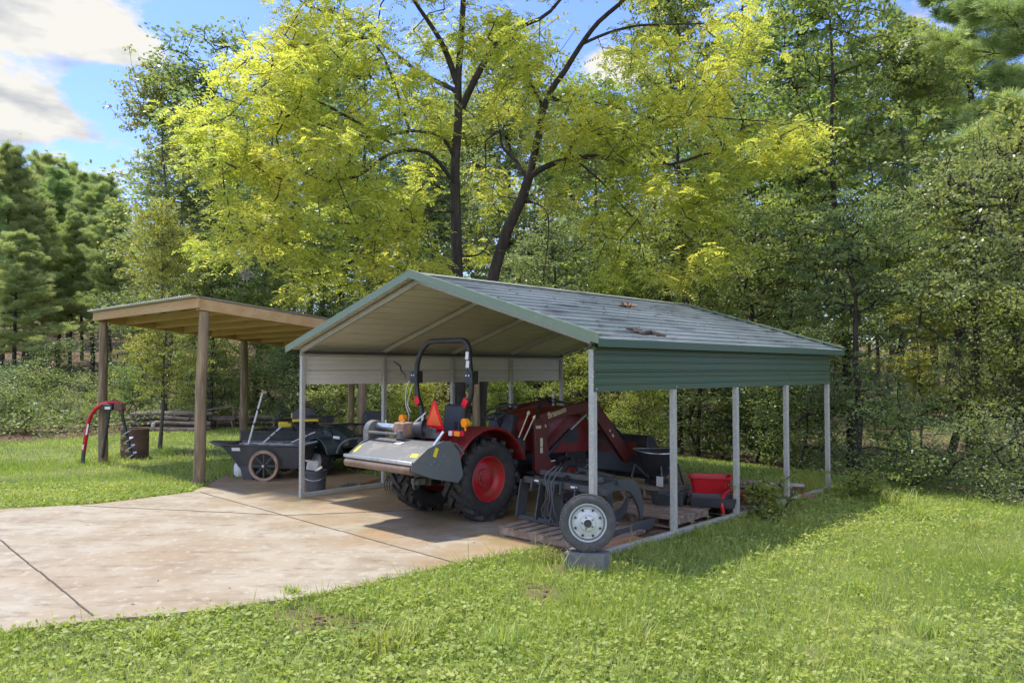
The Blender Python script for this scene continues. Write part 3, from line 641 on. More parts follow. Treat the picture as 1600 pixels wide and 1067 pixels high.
# loader
for sx in (-1, 1):
    x = sx * .44 - .03
    mb = MB(); mb.prism([(1.10, .52), (1.16, .46), (1.5, .46), (1.55, .58), (1.42, .66), (1.36, .95), (1.42, 1.10), (1.30, 1.26), (1.14, 1.24), (1.10, 1.10)], (x, 0, 0), (0, 1, 0), (0, 0, 1), (.06, 0, 0)); mb.build('loader_mast', M['loader'], T, .008)
    A = [(1.22, 1.22), (1.20, 1.28), (1.75, 1.385), (2.25, 1.44), (2.50, 1.42), (2.64, 1.34), (3.44, .56), (3.38, .42), (3.24, .46), (2.46, 1.20), (2.20, 1.28), (1.75, 1.24), (1.40, 1.16), (1.26, 1.14)]
    mb = MB(); mb.prism(A, (x - .005, 0, 0), (0, 1, 0), (0, 0, 1), (.07, 0, 0)); mb.build('loader_arm', M['loader'], T, .008)
    mb = MB(); mb.cyl((sx * .44, 1.32, .68), (sx * .44, 1.90, 1.03), .034); mb.build('lift_cylinder', M['black'], T)
    mb = MB(); mb.cyl((sx * .44, 1.90, 1.03), (sx * .44, 2.30, 1.25), .018); mb.build('cylinder_rod', M['bright'], T)
    mb = MB(); mb.cyl((sx * .40, 2.35, 1.48), (sx * .40, 3.05, 1.02), .032); mb.cyl((sx * .40, 3.05, 1.02), (sx * .40, 3.35, .82), .018); mb.build('tilt_cylinder', M['black'], T)
mb = MB(); mb.bar((-.44, 2.95, .93), (.44, 2.95, .93), .07); mb.build('cross_tube', M['loader'], T)
Z = [(3.42, .86), (3.38, .30), (3.46, .20), (4.10, .22), (4.10, .205), (3.44, .185), (3.36, .28), (3.40, .87)]
mb = MB(); mb.prism(Z, (-.80, 0, 0), (0, 1, 0), (0, 0, 1), (1.60, 0, 0))
for x in (-.805, .79): mb.prism([(3.41, .87), (3.58, .83), (4.10, .22), (3.46, .19), (3.37, .29)], (x, 0, 0), (0, 1, 0), (0, 0, 1), (.015, 0, 0))
mb.box((0, 3.46, .862), (1.6, .10, .03)); mb.build('loader_bucket', M['black'], T, .004)
mb = MB(); mb.box((0, 3.385, .55), (1.2, .012, .42)); mb.build('bucket_mount', M['loader'], T)
def text(s_, size, loc, R, m, parent, name='lettering', ex=.002, bold=.0):
    cu = bpy.data.curves.new(name, 'FONT'); cu.body = s_; cu.size = size; cu.extrude = ex; cu.offset = bold
    o = bpy.data.objects.new(name, cu); col.objects.link(o)
    dg = bpy.context.evaluated_depsgraph_get(); me = bpy.data.meshes.new_from_object(o.evaluated_get(dg)); bpy.data.objects.remove(o)
    me.materials.clear(); me.materials.append(m); o = bpy.data.objects.new(name, me); col.objects.link(o)
    from mathutils import Matrix
    o.parent = parent; o.matrix_local = Matrix.Translation(loc) @ Matrix(R).to_4x4(); return o
tilt = math.atan2(.115, .55); c_, s_ = cos(tilt), sin(tilt)
text('Branson', .125, (.481, 1.37, 1.225), ((0, 0, 1), (c_, -s_, 0), (s_, c_, 0)), M['decal'], T, bold=.002)
text('R', .07, (.476, 1.30, 1.10), ((0, 0, 1), (1, 0, 0), (0, 1, 0)), M['decal'], T)
mb = MB(); mb.box((.475, 1.17, 1.115), (.006, .10, .04)); mb.box((.475, 1.23, .90), (.006, .05, .12)); mb.box((.475, 1.23, .79), (.006, .05, .08)); mb.box((.475, 1.48, .62), (.006, .09, .02)); mb.box((.475, 2.85, .97), (.006, .04, .03), rx=-.8); mb.box((.475, 2.93, .89), (.006, .06, .03), rx=-.8); mb.build('mast_decal', M['decal'], T)

# ------------------------------------------------------------------ flail mower carried behind the tractor
F_ = thing('flail_mower', 'raised grey flail mower with brown roller hung behind the red tractor', 'mower', L(-2.78, .68), -TH)
mb = MB(); prof = [(-1.29, .80), (-1.29, .86), (-1.12, .975), (-.86, 1.05), (-.62, 1.03), (-.50, .90), (-.515, .885), (-.63, 1.015), (-.86, 1.032), (-1.11, .958), (-1.275, .85), (-1.275, .80)]
mb.prism(prof, (-.60, 0, 0), (0, 1, 0), (0, 0, 1), (1.28, 0, 0)); mb.build('deck_hood', M['steel'], F_, .004)
for x in (-.615, .68):
    mb = MB(); mb.prism([(-1.33, .84), (-1.28, .88), (-1.10, 1.0), (-.86, 1.075), (-.74, 1.065), (-.60, .92), (-.54, .64), (-.62, .56), (-1.0, .64), (-1.34, .76)], (x, 0, 0), (0, 1, 0), (0, 0, 1), (.015, 0, 0))
    if x > 0:
        for y, z in ((-1.05, .82), (-1.0, .84), (-.95, .80), (-.9, .83), (-.98, .77), (-.7, .72), (-.85, .9)): mb.cyl((.694, y, z), (.702, y, z), .009, n=8, mi=1)
    mb.build('end_plate', [M['steeld'], M['bright']], F_, 0)
mb = MB(); mb.bar((-.66, -1.325, .845), (.69, -1.325, .845), .038, .042); mb.build('rear_bar', M['bright'], F_, .008)
mb = MB(); mb.cyl((-.63, -1.30, .765), (.67, -1.30, .765), .055, n=24); mb.build('roller', M['roller'], F_)
mb = MB(); mb.bar((-.60, -.98, 1.12), (-.02, -.98, 1.12), .05, .03); mb.bar((-.02, -.98, 1.12), (-.02, -.62, 1.12), .06, .09); mb.bar((-.36, -.62, 1.10), (.36, -.62, 1.10), .07); mb.box((0, -.6, 1.14), (.5, .03, .1)); mb.build('hitch_frame', M['steel'], F_, .005)
mb = MB()
oval = [(.145 * cos(t), .145 * sin(t) + (.0 if sin(t) > 0 else -.24)) for t in np.linspace(-pi * .02, pi * 2 - .3, 26)]
mb.prism(oval, (-.72, -.86, 1.12), (0, 1, 0), (0, 0, 1), (.11, 0, 0)); mb.build('belt_guard', M['steel'], F_, .012)
mb = MB(); mb.cyl((-.61, -.84, 1.19), (-.17, -.84, 1.19), .045, n=20); mb.cyl((-.66, -.84, 1.19), (-.69, -.84, 1.19), .065, n=20); mb.cyl((-.45, -.84, 1.23), (-.45, -.84, 1.27), .012, n=8); mb.build('drive_tube', M['bright'], F_)
mb = MB(); mb.box((-.08, -.84, 1.18), (.19, .17, .16)); mb.cyl((-.18, -.84, 1.18), (-.21, -.84, 1.18), .08); mb.cyl((-.05, -.70, 1.18), (-.05, -.60, 1.18), .055); mb.cyl((-.08, -.84, 1.26), (-.08, -.84, 1.29), .02); mb.build('gearbox', M['rustp'], F_, .02)
mb = MB(); mb.lathe([(.06, 0), (.085, .02), (.09, .10), (.11, .14)], (.06, -.8, 1.19), (.85, .5, 0), 20); mb.build('shaft_cover', M['blackp'], F_)
mb = MB(); mb.cyl((.60, -.93, 1.02), (.65, -.82, 1.18), .020); mb.build('adjuster', M['bright'], F_)
mb = MB(); mb.box((.698, -.98, .95), (.005, .05, .11), rx=-.4); mb.build('warning_sticker', M['yellow'], F_)
mb = MB(); mb.box((.58, -1.205, .920), (.12, .06, .006), rx=.65); mb.build('warning_sticker', M['yellow'], F_)
mb = MB(); mb.box((-.56, -1.2, .922), (.05, .005, .12), rx=-.98); mb.build('warning_sticker', M['yellow'], F_)
mb = MB(); mb.box((.02, -.99, 1.018), (.13, .075, .004), rx=.28); mb.build('paper_label', M['sticker'], F_)

# ------------------------------------------------------------------ yard cart
C_ = thing('yard_cart', 'dark grey plastic yard cart with two big brown rimmed wheels beside the shed post', 'cart', (-4.28, 13.72, 0), radians(-6))
def rr_ring(x0, x1, y0, y1, z, r=.06, n=4, zt=0):
    o = []
    for cx, cy_, a0 in ((x1 - r, y1 - r, 0), (x0 + r, y1 - r, 90), (x0 + r, y0 + r, 180), (x1 - r, y0 + r, 270)):
        for k in range(n + 1):
            t = radians(a0 + 90 * k / n); o.append((cx + r * cos(t), cy_ + r * sin(t), z + zt * (cx + r * cos(t))))
    return o
mb = MB(); mb.loft([rr_ring(-.50, .62, -.26, .26, .20), rr_ring(-.62, .68, -.32, .32, .40), rr_ring(-.78, .74, -.36, .36, .585), rr_ring(-.80, .78, -.39, .39, .60), rr_ring(-.80, .78, -.39, .39, .62), rr_ring(-.77, .75, -.36, .36, .62), rr_ring(-.62, .68, -.31, .31, .42), rr_ring(-.50, .62, -.25, .25, .23)])
mb.build('tub', M['dgrey'], C_)
mb = MB(); mb.loft([[(-.72, -.36, .55), (-.72, .36, .55), (-.72, .36, .62), (-.72, -.36, .62)], [(-.95, -.22, .58), (-.95, .22, .58), (-.95, .22, .63), (-.95, -.22, .63)], [(-1.13, -.10, .625), (-1.13, .10, .625), (-1.13, .10, .645), (-1.13, -.10, .645)]], sm=False); mb.build('pouring_lip', M['dgrey'], C_, .02)
for y in (-.20, .20): MB().loft([rr_ring(-.48, -.20, y - .07, y + .07, .24, .03), rr_ring(-.42, -.22, y - .06, y + .06, .0, .03)]).build('moulded_foot', M['dgrey'], C_)
for y, o_ in ((-.44, -1), (.44, 1)):
    w = thing('wheel', None, None, (.05, y, .265)); w.parent = C_
    mb = MB(); mb.lathe([(.215, -.022), (.262, -.026), (.27, 0), (.262, .026), (.215, .022), (.215, -.022)], (0, 0, 0), (0, 1, 0), 36); mb.build('tyre', M['rustp'], w)
    mb = MB()
    for k in range(8):
        t = 2 * pi * k / 8; mb.bar((.03 * cos(t), 0, .03 * sin(t)), (.222 * cos(t), 0, .222 * sin(t)), .03, .022, up=(0, 1, 0))
    mb.cyl((0, -.03, 0), (0, .03, 0), .04); mb.build('spokes', M['blackp'], w)
    mb = MB(); mb.cyl((0, o_ * .03, 0), (0, o_ * .045, 0), .018); mb.build('hub_cap', M['bright'], w)
mb = MB(); mb.box((-.50, -.356, .535), (.15, .004, .06), rx=.30); mb.build('label_plate', M['sticker'], C_)
cw = lambda x, y, z: np.array([-4.28 + x * cos(radians(-6)) - y * sin(radians(-6)), 13.72 + x * sin(radians(-6)) + y * cos(radians(-6)), z])
def pole(name, p0, p1, r, label, cat='pole', m='bright'):
    t = thing(name, label, cat, p0); p0, p1 = np.array(p0), np.array(p1); d = p1 - p0
    MB().cyl((0, 0, 0), d, r, n=10).build('tube', M[m], t)
    mb = MB(); mb.cyl(d * .38, d * .41, r * 1.9, n=10); mb.build('clamp', M['black'], t); 
    mb = MB(); mb.cyl(d * .66, d * .685, r * 1.9, n=10); mb.build('clamp', M['black'], t); return t
pole('pole', atd(388, 694, 13.6) , atd(410, 614, 13.75), .018, 'tall white folding pole leaning upright in the grey yard cart', m='whitep')
pole('pole', atd(410, 693, 13.55), atd(439, 667, 13.9), .017, 'short white folding pole leaning low in the grey yard cart', m='whitep')
pole('pole', atd(456, 691, 13.6), atd(492, 675, 13.9), .014, 'thin white pole lying across the cart behind the front left carport post', m='whitep')
rg = np.random.default_rng(12)
mb = MB()
for k in range(22):
    p = cw(rg.uniform(-.6, .6), rg.uniform(-.24, .24), rg.uniform(.52, .61)); mb.bar(p, p + rg.normal(0, 1, 3) * (.22, .14, .02), .022, .012)
for k in range(8):
    p = cw(rg.uniform(-.5, .5), rg.uniform(-.2, .2), .57); mb.box(p, (.18, .12, .05), rg.random() * 3)
tag(mb.build('folded_canopy_parts', M['whitep']), 'jumble of white and grey folded canopy parts filling the yard cart', 'canopy parts')
mb = MB(); mb.lathe([(.001, 0), (.10, .0), (.13, .05), (.13, .2), (.10, .25), (.04, .28), (.04, .31), (.001, .31)], at(377, 744, 0) , (0, 0, 1), 20); tag(mb.build('jug', M['white']), 'round white jug on the slab edge behind the yard cart foot', 'jug')

# ------------------------------------------------------------------ steel trailer behind the cart
t = thing('garden_trailer', 'dark steel box trailer standing behind the yard cart', 'trailer', (-4.30, 15.1, 0), radians(-8))
mb = MB(); a, b_, z0, z1 = .82, .5, .38, .74
mb.box((0, 0, z0), (2*a, 2*b_, .03))
for y in (-b_, b_): mb.box((0, y, (z0+z1)/2), (2*a, .02, z1 - z0))
mb.box((a, 0, (z0+z1)/2), (.02, 2*b_ - .02, z1 - z0)); mb.build('box', M['black'], t, .004)
mb = MB(); mb.box((-a, 0, (z0+z1)/2), (.02, 2*b_, z1 - z0 + .01)); mb.build('tailgate', M['rust'], t, .004)
mb = MB()
for y in (-b_ - .02, b_ + .02): mb.bar((-a, y, z1), (a, y, z1), .035)
mb.build('top_rail', M['black'], t)
for y, o_ in ((-.6, -1), (.6, 1)): wheel(t, (0, y, .25), .25, .16, .12, o_, 12, name='wheel', axis=(0, 1, 0), rm='steel', lug=.02)
mb = MB(); mb.bar((a, 0, .36), (a + .7, 0, .36), .05); mb.build('drawbar', M['black'], t)

# ------------------------------------------------------------------ quad bike
Q = thing('quad_bike', 'dark green quad bike with muddy tyres under the pole shed', 'quad bike', (-3.62, 14.75, 0), -TH - pi / 2)
for x in (-1, 1):
    for y in (-.60, .60): wheel(Q, (x * .43, y, .28), .28, .22, .15, x, 13, name='wheel', rm='whitep', lug=.03, tm='tyre', dish=.2, bolts=4)
mb = MB(); mb.box((0, 0, .36), (.30, 1.1, .2)); mb.box((0, 0, .30), (.62, .5, .05)); mb.bar((-.4, .6, .3), (.4, .6, .3), .05); mb.bar((-.4, -.6, .3), (.4, -.6, .3), .05); mb.box((0, .1, .5), (.26, .5, .2)); mb.build('frame', M['black'], Q, .01)
for x in (-1, 1):
    for y, nm in ((.60, 'front_fender'), (-.60, 'rear_fender')):
        P = [(y + .40 * cos(t), .30 + .40 * sin(t)) for t in np.linspace(radians(15), radians(165), 10)]
        mb = MB(); mb.prism(P + [(y + (py_ - y) * .93, .30 + (pz - .30) * .93) for py_, pz in P[::-1]], (x * .55 if x < 0 else .20, 0, 0), (0, 1, 0), (0, 0, 1), (.35, 0, 0)); mb.build(nm, M['qbody'] if False else M['dgreen'], Q, .015)
rings = []
for y, w_, zt, zb in ((.05, .10, .80, .55), (.25, .16, .86, .55), (.5, .22, .86, .60), (.75, .22, .79, .58), (.98, .17, .66, .50)):
    rings.append([(-w_, y, zb), (-w_, y, zt - .08), (-w_ * .6, y, zt), (w_ * .6, y, zt), (w_, y, zt - .08), (w_, y, zb)])
MB().loft(rings).build('bonnet', M['dgreen'], Q, 0)
mb = MB(); mb.loft([[(-.12, y, z0), (-.14, y, z1 - .03), (-.08, y, z1), (.08, y, z1), (.14, y, z1 - .03), (.12, y, z0)] for y, z0, z1 in ((-.62, .60, .80), (-.4, .62, .86), (-.1, .6, .80), (.12, .62, .84))]); mb.build('seat', M['seat'], Q)
for y0 in (.45, -.85):
    mb = MB()
    for x in (-.36, -.12, .12, .36): mb.bar((x, y0, .90), (x, y0 + .42, .90), .018)
    for y in (y0, y0 + .21, y0 + .42): mb.bar((-.36, y, .90), (.36, y, .90), .018)
    for x in (-.3, .3): mb.bar((x, y0 + .2, .90), (x * .7, y0 + .2, .68), .018)
    mb.build('luggage_rack', M['black'], Q)
mb = MB(); mb.tube(smooth([(-.38, .02, 1.06), (-.28, .10, 1.07), (-.1, .16, 1.0), (.1, .16, 1.0), (.28, .10, 1.07), (.38, .02, 1.06)]), .014, 8); mb.cyl((-.38, .02, 1.06), (-.27, .10, 1.07), .02); mb.cyl((.38, .02, 1.06), (.27, .10, 1.07), .02); mb.box((0, .18, .98), (.16, .1, .14)); mb.build('handlebar', M['blackp'], Q)
mb = MB(); mb.tube(smooth([(-.34, .98, .42), (-.30, 1.04, .58), (-.12, 1.08, .66), (.12, 1.08, .66), (.30, 1.04, .58), (.34, .98, .42)]), .022, 8); mb.bar((-.2, 1.0, .38), (.2, 1.0, .38), .05); mb.build('bumper', M['steel'], Q)
mb = MB(); mb.tube(smooth([(.30, .35, .52), (.34, .22, .60), (.30, .08, .52), (.26, .05, .42)]), .03, 8); mb.build('exhaust_guard', M['steel'], Q)
mb = MB(); mb.box((.26, .84, .69), (.008, .18, .045), rz=.1); mb.build('body_decal', M['sticker'], Q)
for x in (-.15, .15): MB().cyl((x, .96, .60), (x, 1.01, .59), .05).build('headlight', M['bright'], Q)
# things on the quad bike
t = thing('backpack_blower', 'black and yellow engine tool sitting on the rear rack of the quad bike', 'power tool', L(-7.77, 1.9, 0) * 0 + np.array([-3.93, 14.62, .95]), .3)
mb = MB(); mb.loft([[(-.24, y, .0), (-.24, y, h_ * .6), (-.14, y, h_), (.08, y, h_), (.20, y, h_ * .55), (.22, y, 0)] for y, h_ in ((-.14, .12), (-.10, .24), (.10, .24), (.14, .12))]); mb.build('engine_cover', M['blackp'], t)
mb = MB(); mb.box((0, 0, .015), (.48, .30, .05)); mb.box((-.22, 0, .1), (.08, .2, .1)); mb.build('yellow_case', M['yelp'], t, .01)
mb = MB(); mb.tube(smooth([(.16, 0, .12), (.28, 0, .22), (.36, -.02, .16)]), .03, 8); mb.build('handle', M['black'], t)
t = thing('hand_saw_case', 'yellow and black tool lying on the quad bike behind the trailer', 'power tool', (-4.42, 15.0, .80), .2)
mb = MB(); mb.box((0, 0, .05), (.26, .16, .12)); mb.build('yellow_case', M['yelp'], t, .03)
mb = MB(); mb.tube(smooth([(-.10, 0, .1), (-.12, 0, .24), (-.02, 0, .32), (.12, 0, .28)]), .016, 8); mb.box((.16, 0, .06), (.1, .12, .1)); mb.build('grip', M['black'], t)
MB().tube(smooth([(.1, .9, .80), (.12, 1.0, .92), (.1, 1.12, .90), (.08, 1.16, .78), (.1, 1.08, .68)]), .010, 6).build('clutch_cable', M['black'], Q)

# ------------------------------------------------------------------ riding mower (only its seat shows)
t = thing('riding_mower', 'black riding mower whose seat shows behind the flail mower', 'mower', (-2.85, 15.6, 0), .4)
mb = MB(); mb.box((0, 0, .50), (.5, 1.1, .22)); mb.box((0, .45, .68), (.42, .5, .2)); mb.box((0, 0, .2), (1.0, .5, .12)); mb.build('body', M['dgreen'], t, .04)
mb = MB(); mb.box((.05, -.25, .78), (.46, .46, .10)); mb.box((-.06, -.44, .93), (.40, .12, .34), rx=-.25); mb.build('seat', M['seat'], t, .05)
for x in (-1, 1):
    wheel(t, (x * .42, -.4, .26), .26, .22, .13, x, 14, name='wheel', rm='whitep', lug=.02); wheel(t, (x * .38, .62, .18), .18, .15, .09, x, 0, name='wheel', rm='whitep', lug=.012)

# ------------------------------------------------------------------ post hole digger
o = at(140, 722, 0) * 0 + np.array([-8.62, 15.75, 0])
t = thing('post_hole_digger', 'red boom post hole digger with steel auger leaning by the left shed pole', 'post hole digger', o)
def q(px, py, d=15.75): return atd(px, py, d) - o
MB().tube(smooth([q(131, 704), q(134, 684), q(137, 664), q(143, 648), q(152, 637), q(166, 630), q(181, 629), q(190, 632)]), .042, 12).build('boom', M['tubred'], t)
MB().tube([q(129, 724), q(131, 703)], .040, 10).build('boom_end', M['dgrey'], t)
mb = MB(); mb.bar(q(139.5, 662) + (0, -.045, 0), q(136.5, 679) + (0, -.045, 0), .035, .004, up=(0, 1, 0)); mb.bar(q(132, 694) + (0, -.045, 0), q(131, 702) + (0, -.045, 0), .03, .004, up=(0, 1, 0)); mb.build('boom_sticker', M['sticker'], t)
mb = MB(); mb.box(q(169, 636), (.24, .14, .13)); mb.build('gear_housing', M['black'], t, .015)
mb = MB(); mb.box(q(171, 637) + (0, -.075, 0), (.11, .006, .055)); mb.build('housing_label', M['sticker'], t)
MB().tube([q(171, 641), q(160, 715)], .028, 10).build('drive_shaft', M['black'], t)
mb = MB(); mb.box(q(187, 636), (.18, .15, .15)); mb.cyl(q(187, 636), q(191, 648), .05); mb.cyl(q(193, 630) + (0, 0, 0), q(193, 640), .04); mb.build('gearbox', M['rust'], t, .02)
MB().tube([q(190, 645), q(207, 716)], .03, 10).build('auger_shaft', M['black'], t)
mb = MB(); a, b_ = q(197, 674), q(207, 716); ax = nrm(b_ - a); u = nrm(np.cross(ax, (0, 1, 0))); v = np.cross(ax, u); V = []; n = 60
for k in range(n + 1):
    c = a + (b_ - a) * k / n; ang = 2 * pi * 3.6 * k / n
    for rr_, zz in ((.028, 0), (.105, 0), (.105, .008), (.028, .008)): V.append(c + (u * cos(ang) + v * sin(ang)) * rr_ + ax * zz)
mb.add(V, [(4*k+j, 4*k+(j+1) % 4, 4*k+4+(j+1) % 4, 4*k+4+j) for k in range(n) for j in range(4)], 0, False); mb.build('auger_flighting', M['bright'], t)

# ------------------------------------------------------------------ barrel, bucket, small tools
t = thing('barrel', 'rusty brown steel barrel standing in the grass by the left tree', 'barrel', (-8.33, 17.0, -.06))
mb = MB(); mb.lathe([(.001, 0), (.285, 0), (.285, .22), (.295, .235), (.285, .25), (.285, .46), (.295, .475), (.285, .49), (.285, .66), (.295, .68), (.285, .69), (.275, .68), (.27, .1), (.001, .1)], (0, 0, 0), (0, 0, 1), 40); mb.build('drum', M['rust'], t)
mb = MB(); mb.lathe([(.001, -.05), (.035, -.04), (.04, 0), (.03, .04), (.001, .05)], (0, 0, 0), (0, 0, 1), 12); mb.box((.03, 0, .04), (.04, .03, .05)); tag(mb.build('tin', M['whitep'], None, loc=atd(239, 664, 16.95) + (0, 0, .0)), 'small pale tin on the rim of the rusty barrel', 'tin')
t = thing('bucket', 'black plastic bucket behind the front left carport rail', 'bucket', (-3.10, 12.20, 0))
mb = MB(); mb.lathe([(.001, .0), (.135, 0), (.155, .27), (.17, .27), (.172, .285), (.160, .285), (.162, .315), (.172, .318), (.172, .335), (.158, .335), (.145, .03), (.001, .03)], (0, 0, 0), (0, 0, 1), 32); mb.build('shell', M['dgrey'], t)
MB().tube(smooth([(-.17, 0, .30), (-.14, -.13, .22), (0, -.18, .19), (.14, -.13, .22), (.17, 0, .30)]), .004, 6).build('bail_handle', M['bright'], t)
mb = MB(); mb.box((-3.16, 12.2, .40), (.17, .12, .13), rz=.3, ry=.15); mb.box((-3.17, 12.2, .472), (.20, .15, .015), rz=.3, ry=.15); tag(mb.build('carton', M['whitep'], None, .004), 'small cream carton sticking out of the black bucket', 'carton')
mb = MB(); mb.bar((-3.09, 12.1, .33), (-2.98, 12.08, .40), .02, .035); tag(mb.build('scraper', M['bright']), 'steel scraper resting on the rim of the black bucket', 'scraper')
a, b_ = at(532, 759, .02), at(588, 750, .03)
mb = MB(); mb.bar(a, b_, .03, .02); mb.box(a + (b_ - a) * .35, (.22, .06, .05), .6); tag(mb.build('jack_handle', M['steel'], None, .004), 'flat steel jack handle lying on the slab beside the black bucket', 'tool')
a, b_ = at(560, 757, .03), at(607, 744, .05)
mb = MB(); mb.bar(a, b_, .05, .03); tag(mb.build('wooden_plank', M['plank']), 'narrow reddish plank lying on the slab behind the base rail', 'plank')
t = thing('landscape_rake', 'row of curved black rake tines under the left end of the flail mower', 'rake', at(612, 772, 0))
for k in range(7):
    x = -.12 + .045 * k * 1.0; p = np.array((x * 1.0, .12 - x * .9, 0))
    MB().tube(smooth([p + (0, 0, .02), p + (-.015, -.05, .06), p + (-.02, -.04, .16), p + (.03, .03, .23), p + (.08, .12, .20)]), .007, 6).build('tine', M['black'], t)
mb = MB(); mb.bar((-.02, .34, .20), (.32, .06, .20), .05); mb.build('crossbar', M['rust'], t)

# ------------------------------------------------------------------ spare wheel on its block
B0 = np.array([.73, 7.48, -.03])
t = thing('cinder_block', 'dark concrete block under the spare trailer wheel at the slab corner', 'concrete block', B0, radians(-24))
mb = MB(); w_, d_, h_ = .40, .22, .19; mb.box((0, 0, .012), (w_, d_, .024))
for x in (-.185, 0, .185): mb.box((x, 0, h_ / 2 + .01), (.03, d_ - .004, h_ - .02))
for y in (-.097, .097): mb.box((0, y, h_ / 2), (w_, .026, h_))
mb.box((0, 0, h_ + .004), (w_ - .01, d_ - .01, .012)); mb.build('shell', M['concb'], t, .006)
tw = wheel(None, (0, 0, 0), .27, .17, .18) if False else None
t = thing('spare_wheel', 'galvanised trailer wheel with black tyre leaning on the front right carport post', 'wheel', (.735, 7.50, .167), radians(-5))
wh = wheel(t, (0, 0, .275), .275, .165, .178, 1, 0, 'tyreg', 'wheelw', 'wheel_assembly', bolts=5, dish=.10, lug=.012, axis=(0, -1, .10))
tg = bpy.data.objects
for ch in list(wh.children): ch.parent = t; ch.location = wh.location
bpy.data.objects.remove(wh)
mb = MB(); ax = nrm((0, -1, .10)); a = np.array((1., 0, 0)); b_ = np.cross(ax, a); c = np.array((0, 0, .275)) + ax * .078
for k in range(8):
    an = 2 * pi * (k + .5) / 8; p = c + .128 * (a * cos(an) + b_ * sin(an)) - ax * .006; mb.cyl(p - ax * .01, p + ax * .004, .012, n=12)
mb.cyl(c + ax * .01, c + ax * .052, .038, n=24); mb.build('hub_hole', M['black'], t)

# ------------------------------------------------------------------ pallets and grapple
def pallet(x, y, rz, label, z=0, w=1.2, d=1.0, m='woodg'):
    t = thing('pallet', label, 'pallet', L(x, y, z), -TH + rz, 'wooden pallets under the carport'); rg = np.random.default_rng(int(abs(x * 100) + y * 31))
    for k in range(3):
        mb = MB(); mb.box(((k - 1) * (w / 2 - .05), 0, .055), (.04, d, .085)); mb.build('stringer', M[m], t, .003)
    for k in range(7):
        mb = MB(); mb.box((rg.normal(0, .008), (k - 3) * (d - .09) / 6, .108), (w, .09, .018), rg.normal(0, .008)); mb.build('slat', M[m], t, .003)
    for k in range(3):
        mb = MB(); mb.box((0, (k - 1) * (d / 2 - .05), .006), (w, .09, .012)); mb.build('slat', M[m], t)
    return t
pallet(-.95, .72, pi / 2 + .0, 'weathered pallet under the black grapple behind the spare wheel', w=1.15, d=1.1)
pallet(-.85, 2.35, .06, 'weathered pallet between the grapple and the black hopper', w=1.2, d=1.0)
pallet(-.62, 3.55, .02, 'weathered pallet under the red tub', w=1.2, d=1.0)
pallet(-1.35, 3.5, .1, 'pallet stacked under the black conical hopper', z=.0, w=.9, d=1.0)
pallet(-1.38, 3.52, -.05, 'upper pallet of the stack under the black hopper', z=.12, w=.9, d=1.0)
g = thing('grapple', 'black root grapple attachment with curved claws resting on a pallet', 'grapple', L(0, 0, .12), -TH)
mb = MB(); mb.bar((-1.58, .70, .47), (-.30, .64, .45), .05, .075); mb.bar((-1.60, .62, .03), (-.30, .56, .03), .06, .06); mb.build('frame_bar', M['dsteel'], g, .006)
for k, x in enumerate((-1.58, -1.28, -1.02, -.72, -.42)):
    mb = MB(); mb.bar((x, .70 - .05 * k * .3, .46), (x, .61 - .05 * k * .3, .03), .016, .16 if k % 2 == 0 else .10, up=(0, 1, 0)); mb.build('upright_plate', M['dsteel'], g)
mb = MB(); mb.box((-1.15, .74, .26), (.28, .012, .36), rx=-.1); mb.box((-.62, .72, .26), (.22, .012, .36), rx=-.1); mb.build('back_plate', M['black'], g)
for x in (-.50, -.95, -1.40):
    P = [(.60, .36), (.62, .50), (1.30, .52), (1.44, .49), (1.56, .38), (1.63, .20), (1.62, .05), (1.585, -.06), (1.57, .02), (1.52, .16), (1.44, .27), (1.34, .36), (1.1, .40)]
    mb = MB(); mb.prism(P, (x - .014, 0, 0), (0, 1, 0), (0, 0, 1), (.028, 0, 0)); mb.build('claw', M['dsteel'], g, .004)
for x in (-.72, -1.18):
    P = [(.60, .0), (.62, .08), (1.2, .06), (1.5, .12), (1.66, .26), (1.60, .05), (1.4, -.05), (1.0, -.08)]
    mb = MB(); mb.prism(P, (x - .012, 0, 0), (0, 1, 0), (0, 0, 1), (.024, 0, 0)); mb.build('lower_tine', M['dsteel'], g, .004)
mb = MB(); mb.bar((-1.45, 1.1, .50), (-.45, 1.1, .50), .07); mb.bar((-1.40, .8, .56), (-.45, .76, .56), .06); mb.build('cross_tube', M['dsteel'], g, .006)
mb = MB(); mb.cyl((-.95, .70, .52), (-.95, 1.15, .66), .035); mb.cyl((-.95, 1.15, .66), (-.95, 1.3, .60), .018); mb.box((-.6, .85, .62), (.5, .05, .04), ry=.1); mb.build('hydraulic_cylinder', M['black'], g)
for k in range(3):
    MB().tube(smooth([(-1.02 + .05 * k, .62, .68), (-1.08 + .05 * k, .50, .56 - .03 * k), (-1.0 + .03 * k, .46, .36), (-1.12 + .10 * k, .48, .18), (-1.05 + .08 * k, .52, .04)]), .010, 7).build('hose', M['dsteel'], g)
mb = MB(); mb.box((-1.36, .652, .475), (.09, .006, .022)); mb.box((-.75, .62, .462), (.09, .006, .022)); mb.build('decal', M['sticker'], g)
t = thing('angle_bracket', 'grey flat steel blade with a short chain lying on the dirt beside the spare wheel', 'steel blade', L(-.42, 1.15, 0), -TH)
mb = MB(); mb.prism([(-.3, 0), (.55, 0), (.62, .12), (.2, .13), (-.3, .10)], (0, 0, .005), (0, 1, 0), (0, 0, 1), (.014, 0, 0)); mb.build('blade', M['dsteel'], t)
for k in range(7):
    n = 10; c = np.array((.10 + .01 * (k % 2), -.1 + .05 * k, .02 + .004 * k)); MB().tube([c + (.014 * cos(2*pi*i/n), .03 * sin(2*pi*i/n), .012 * (1 if k % 2 else -1) * cos(2*pi*i/n)) for i in range(n + 1)], .005, 5).build('chain_link', M['rustp'], t)
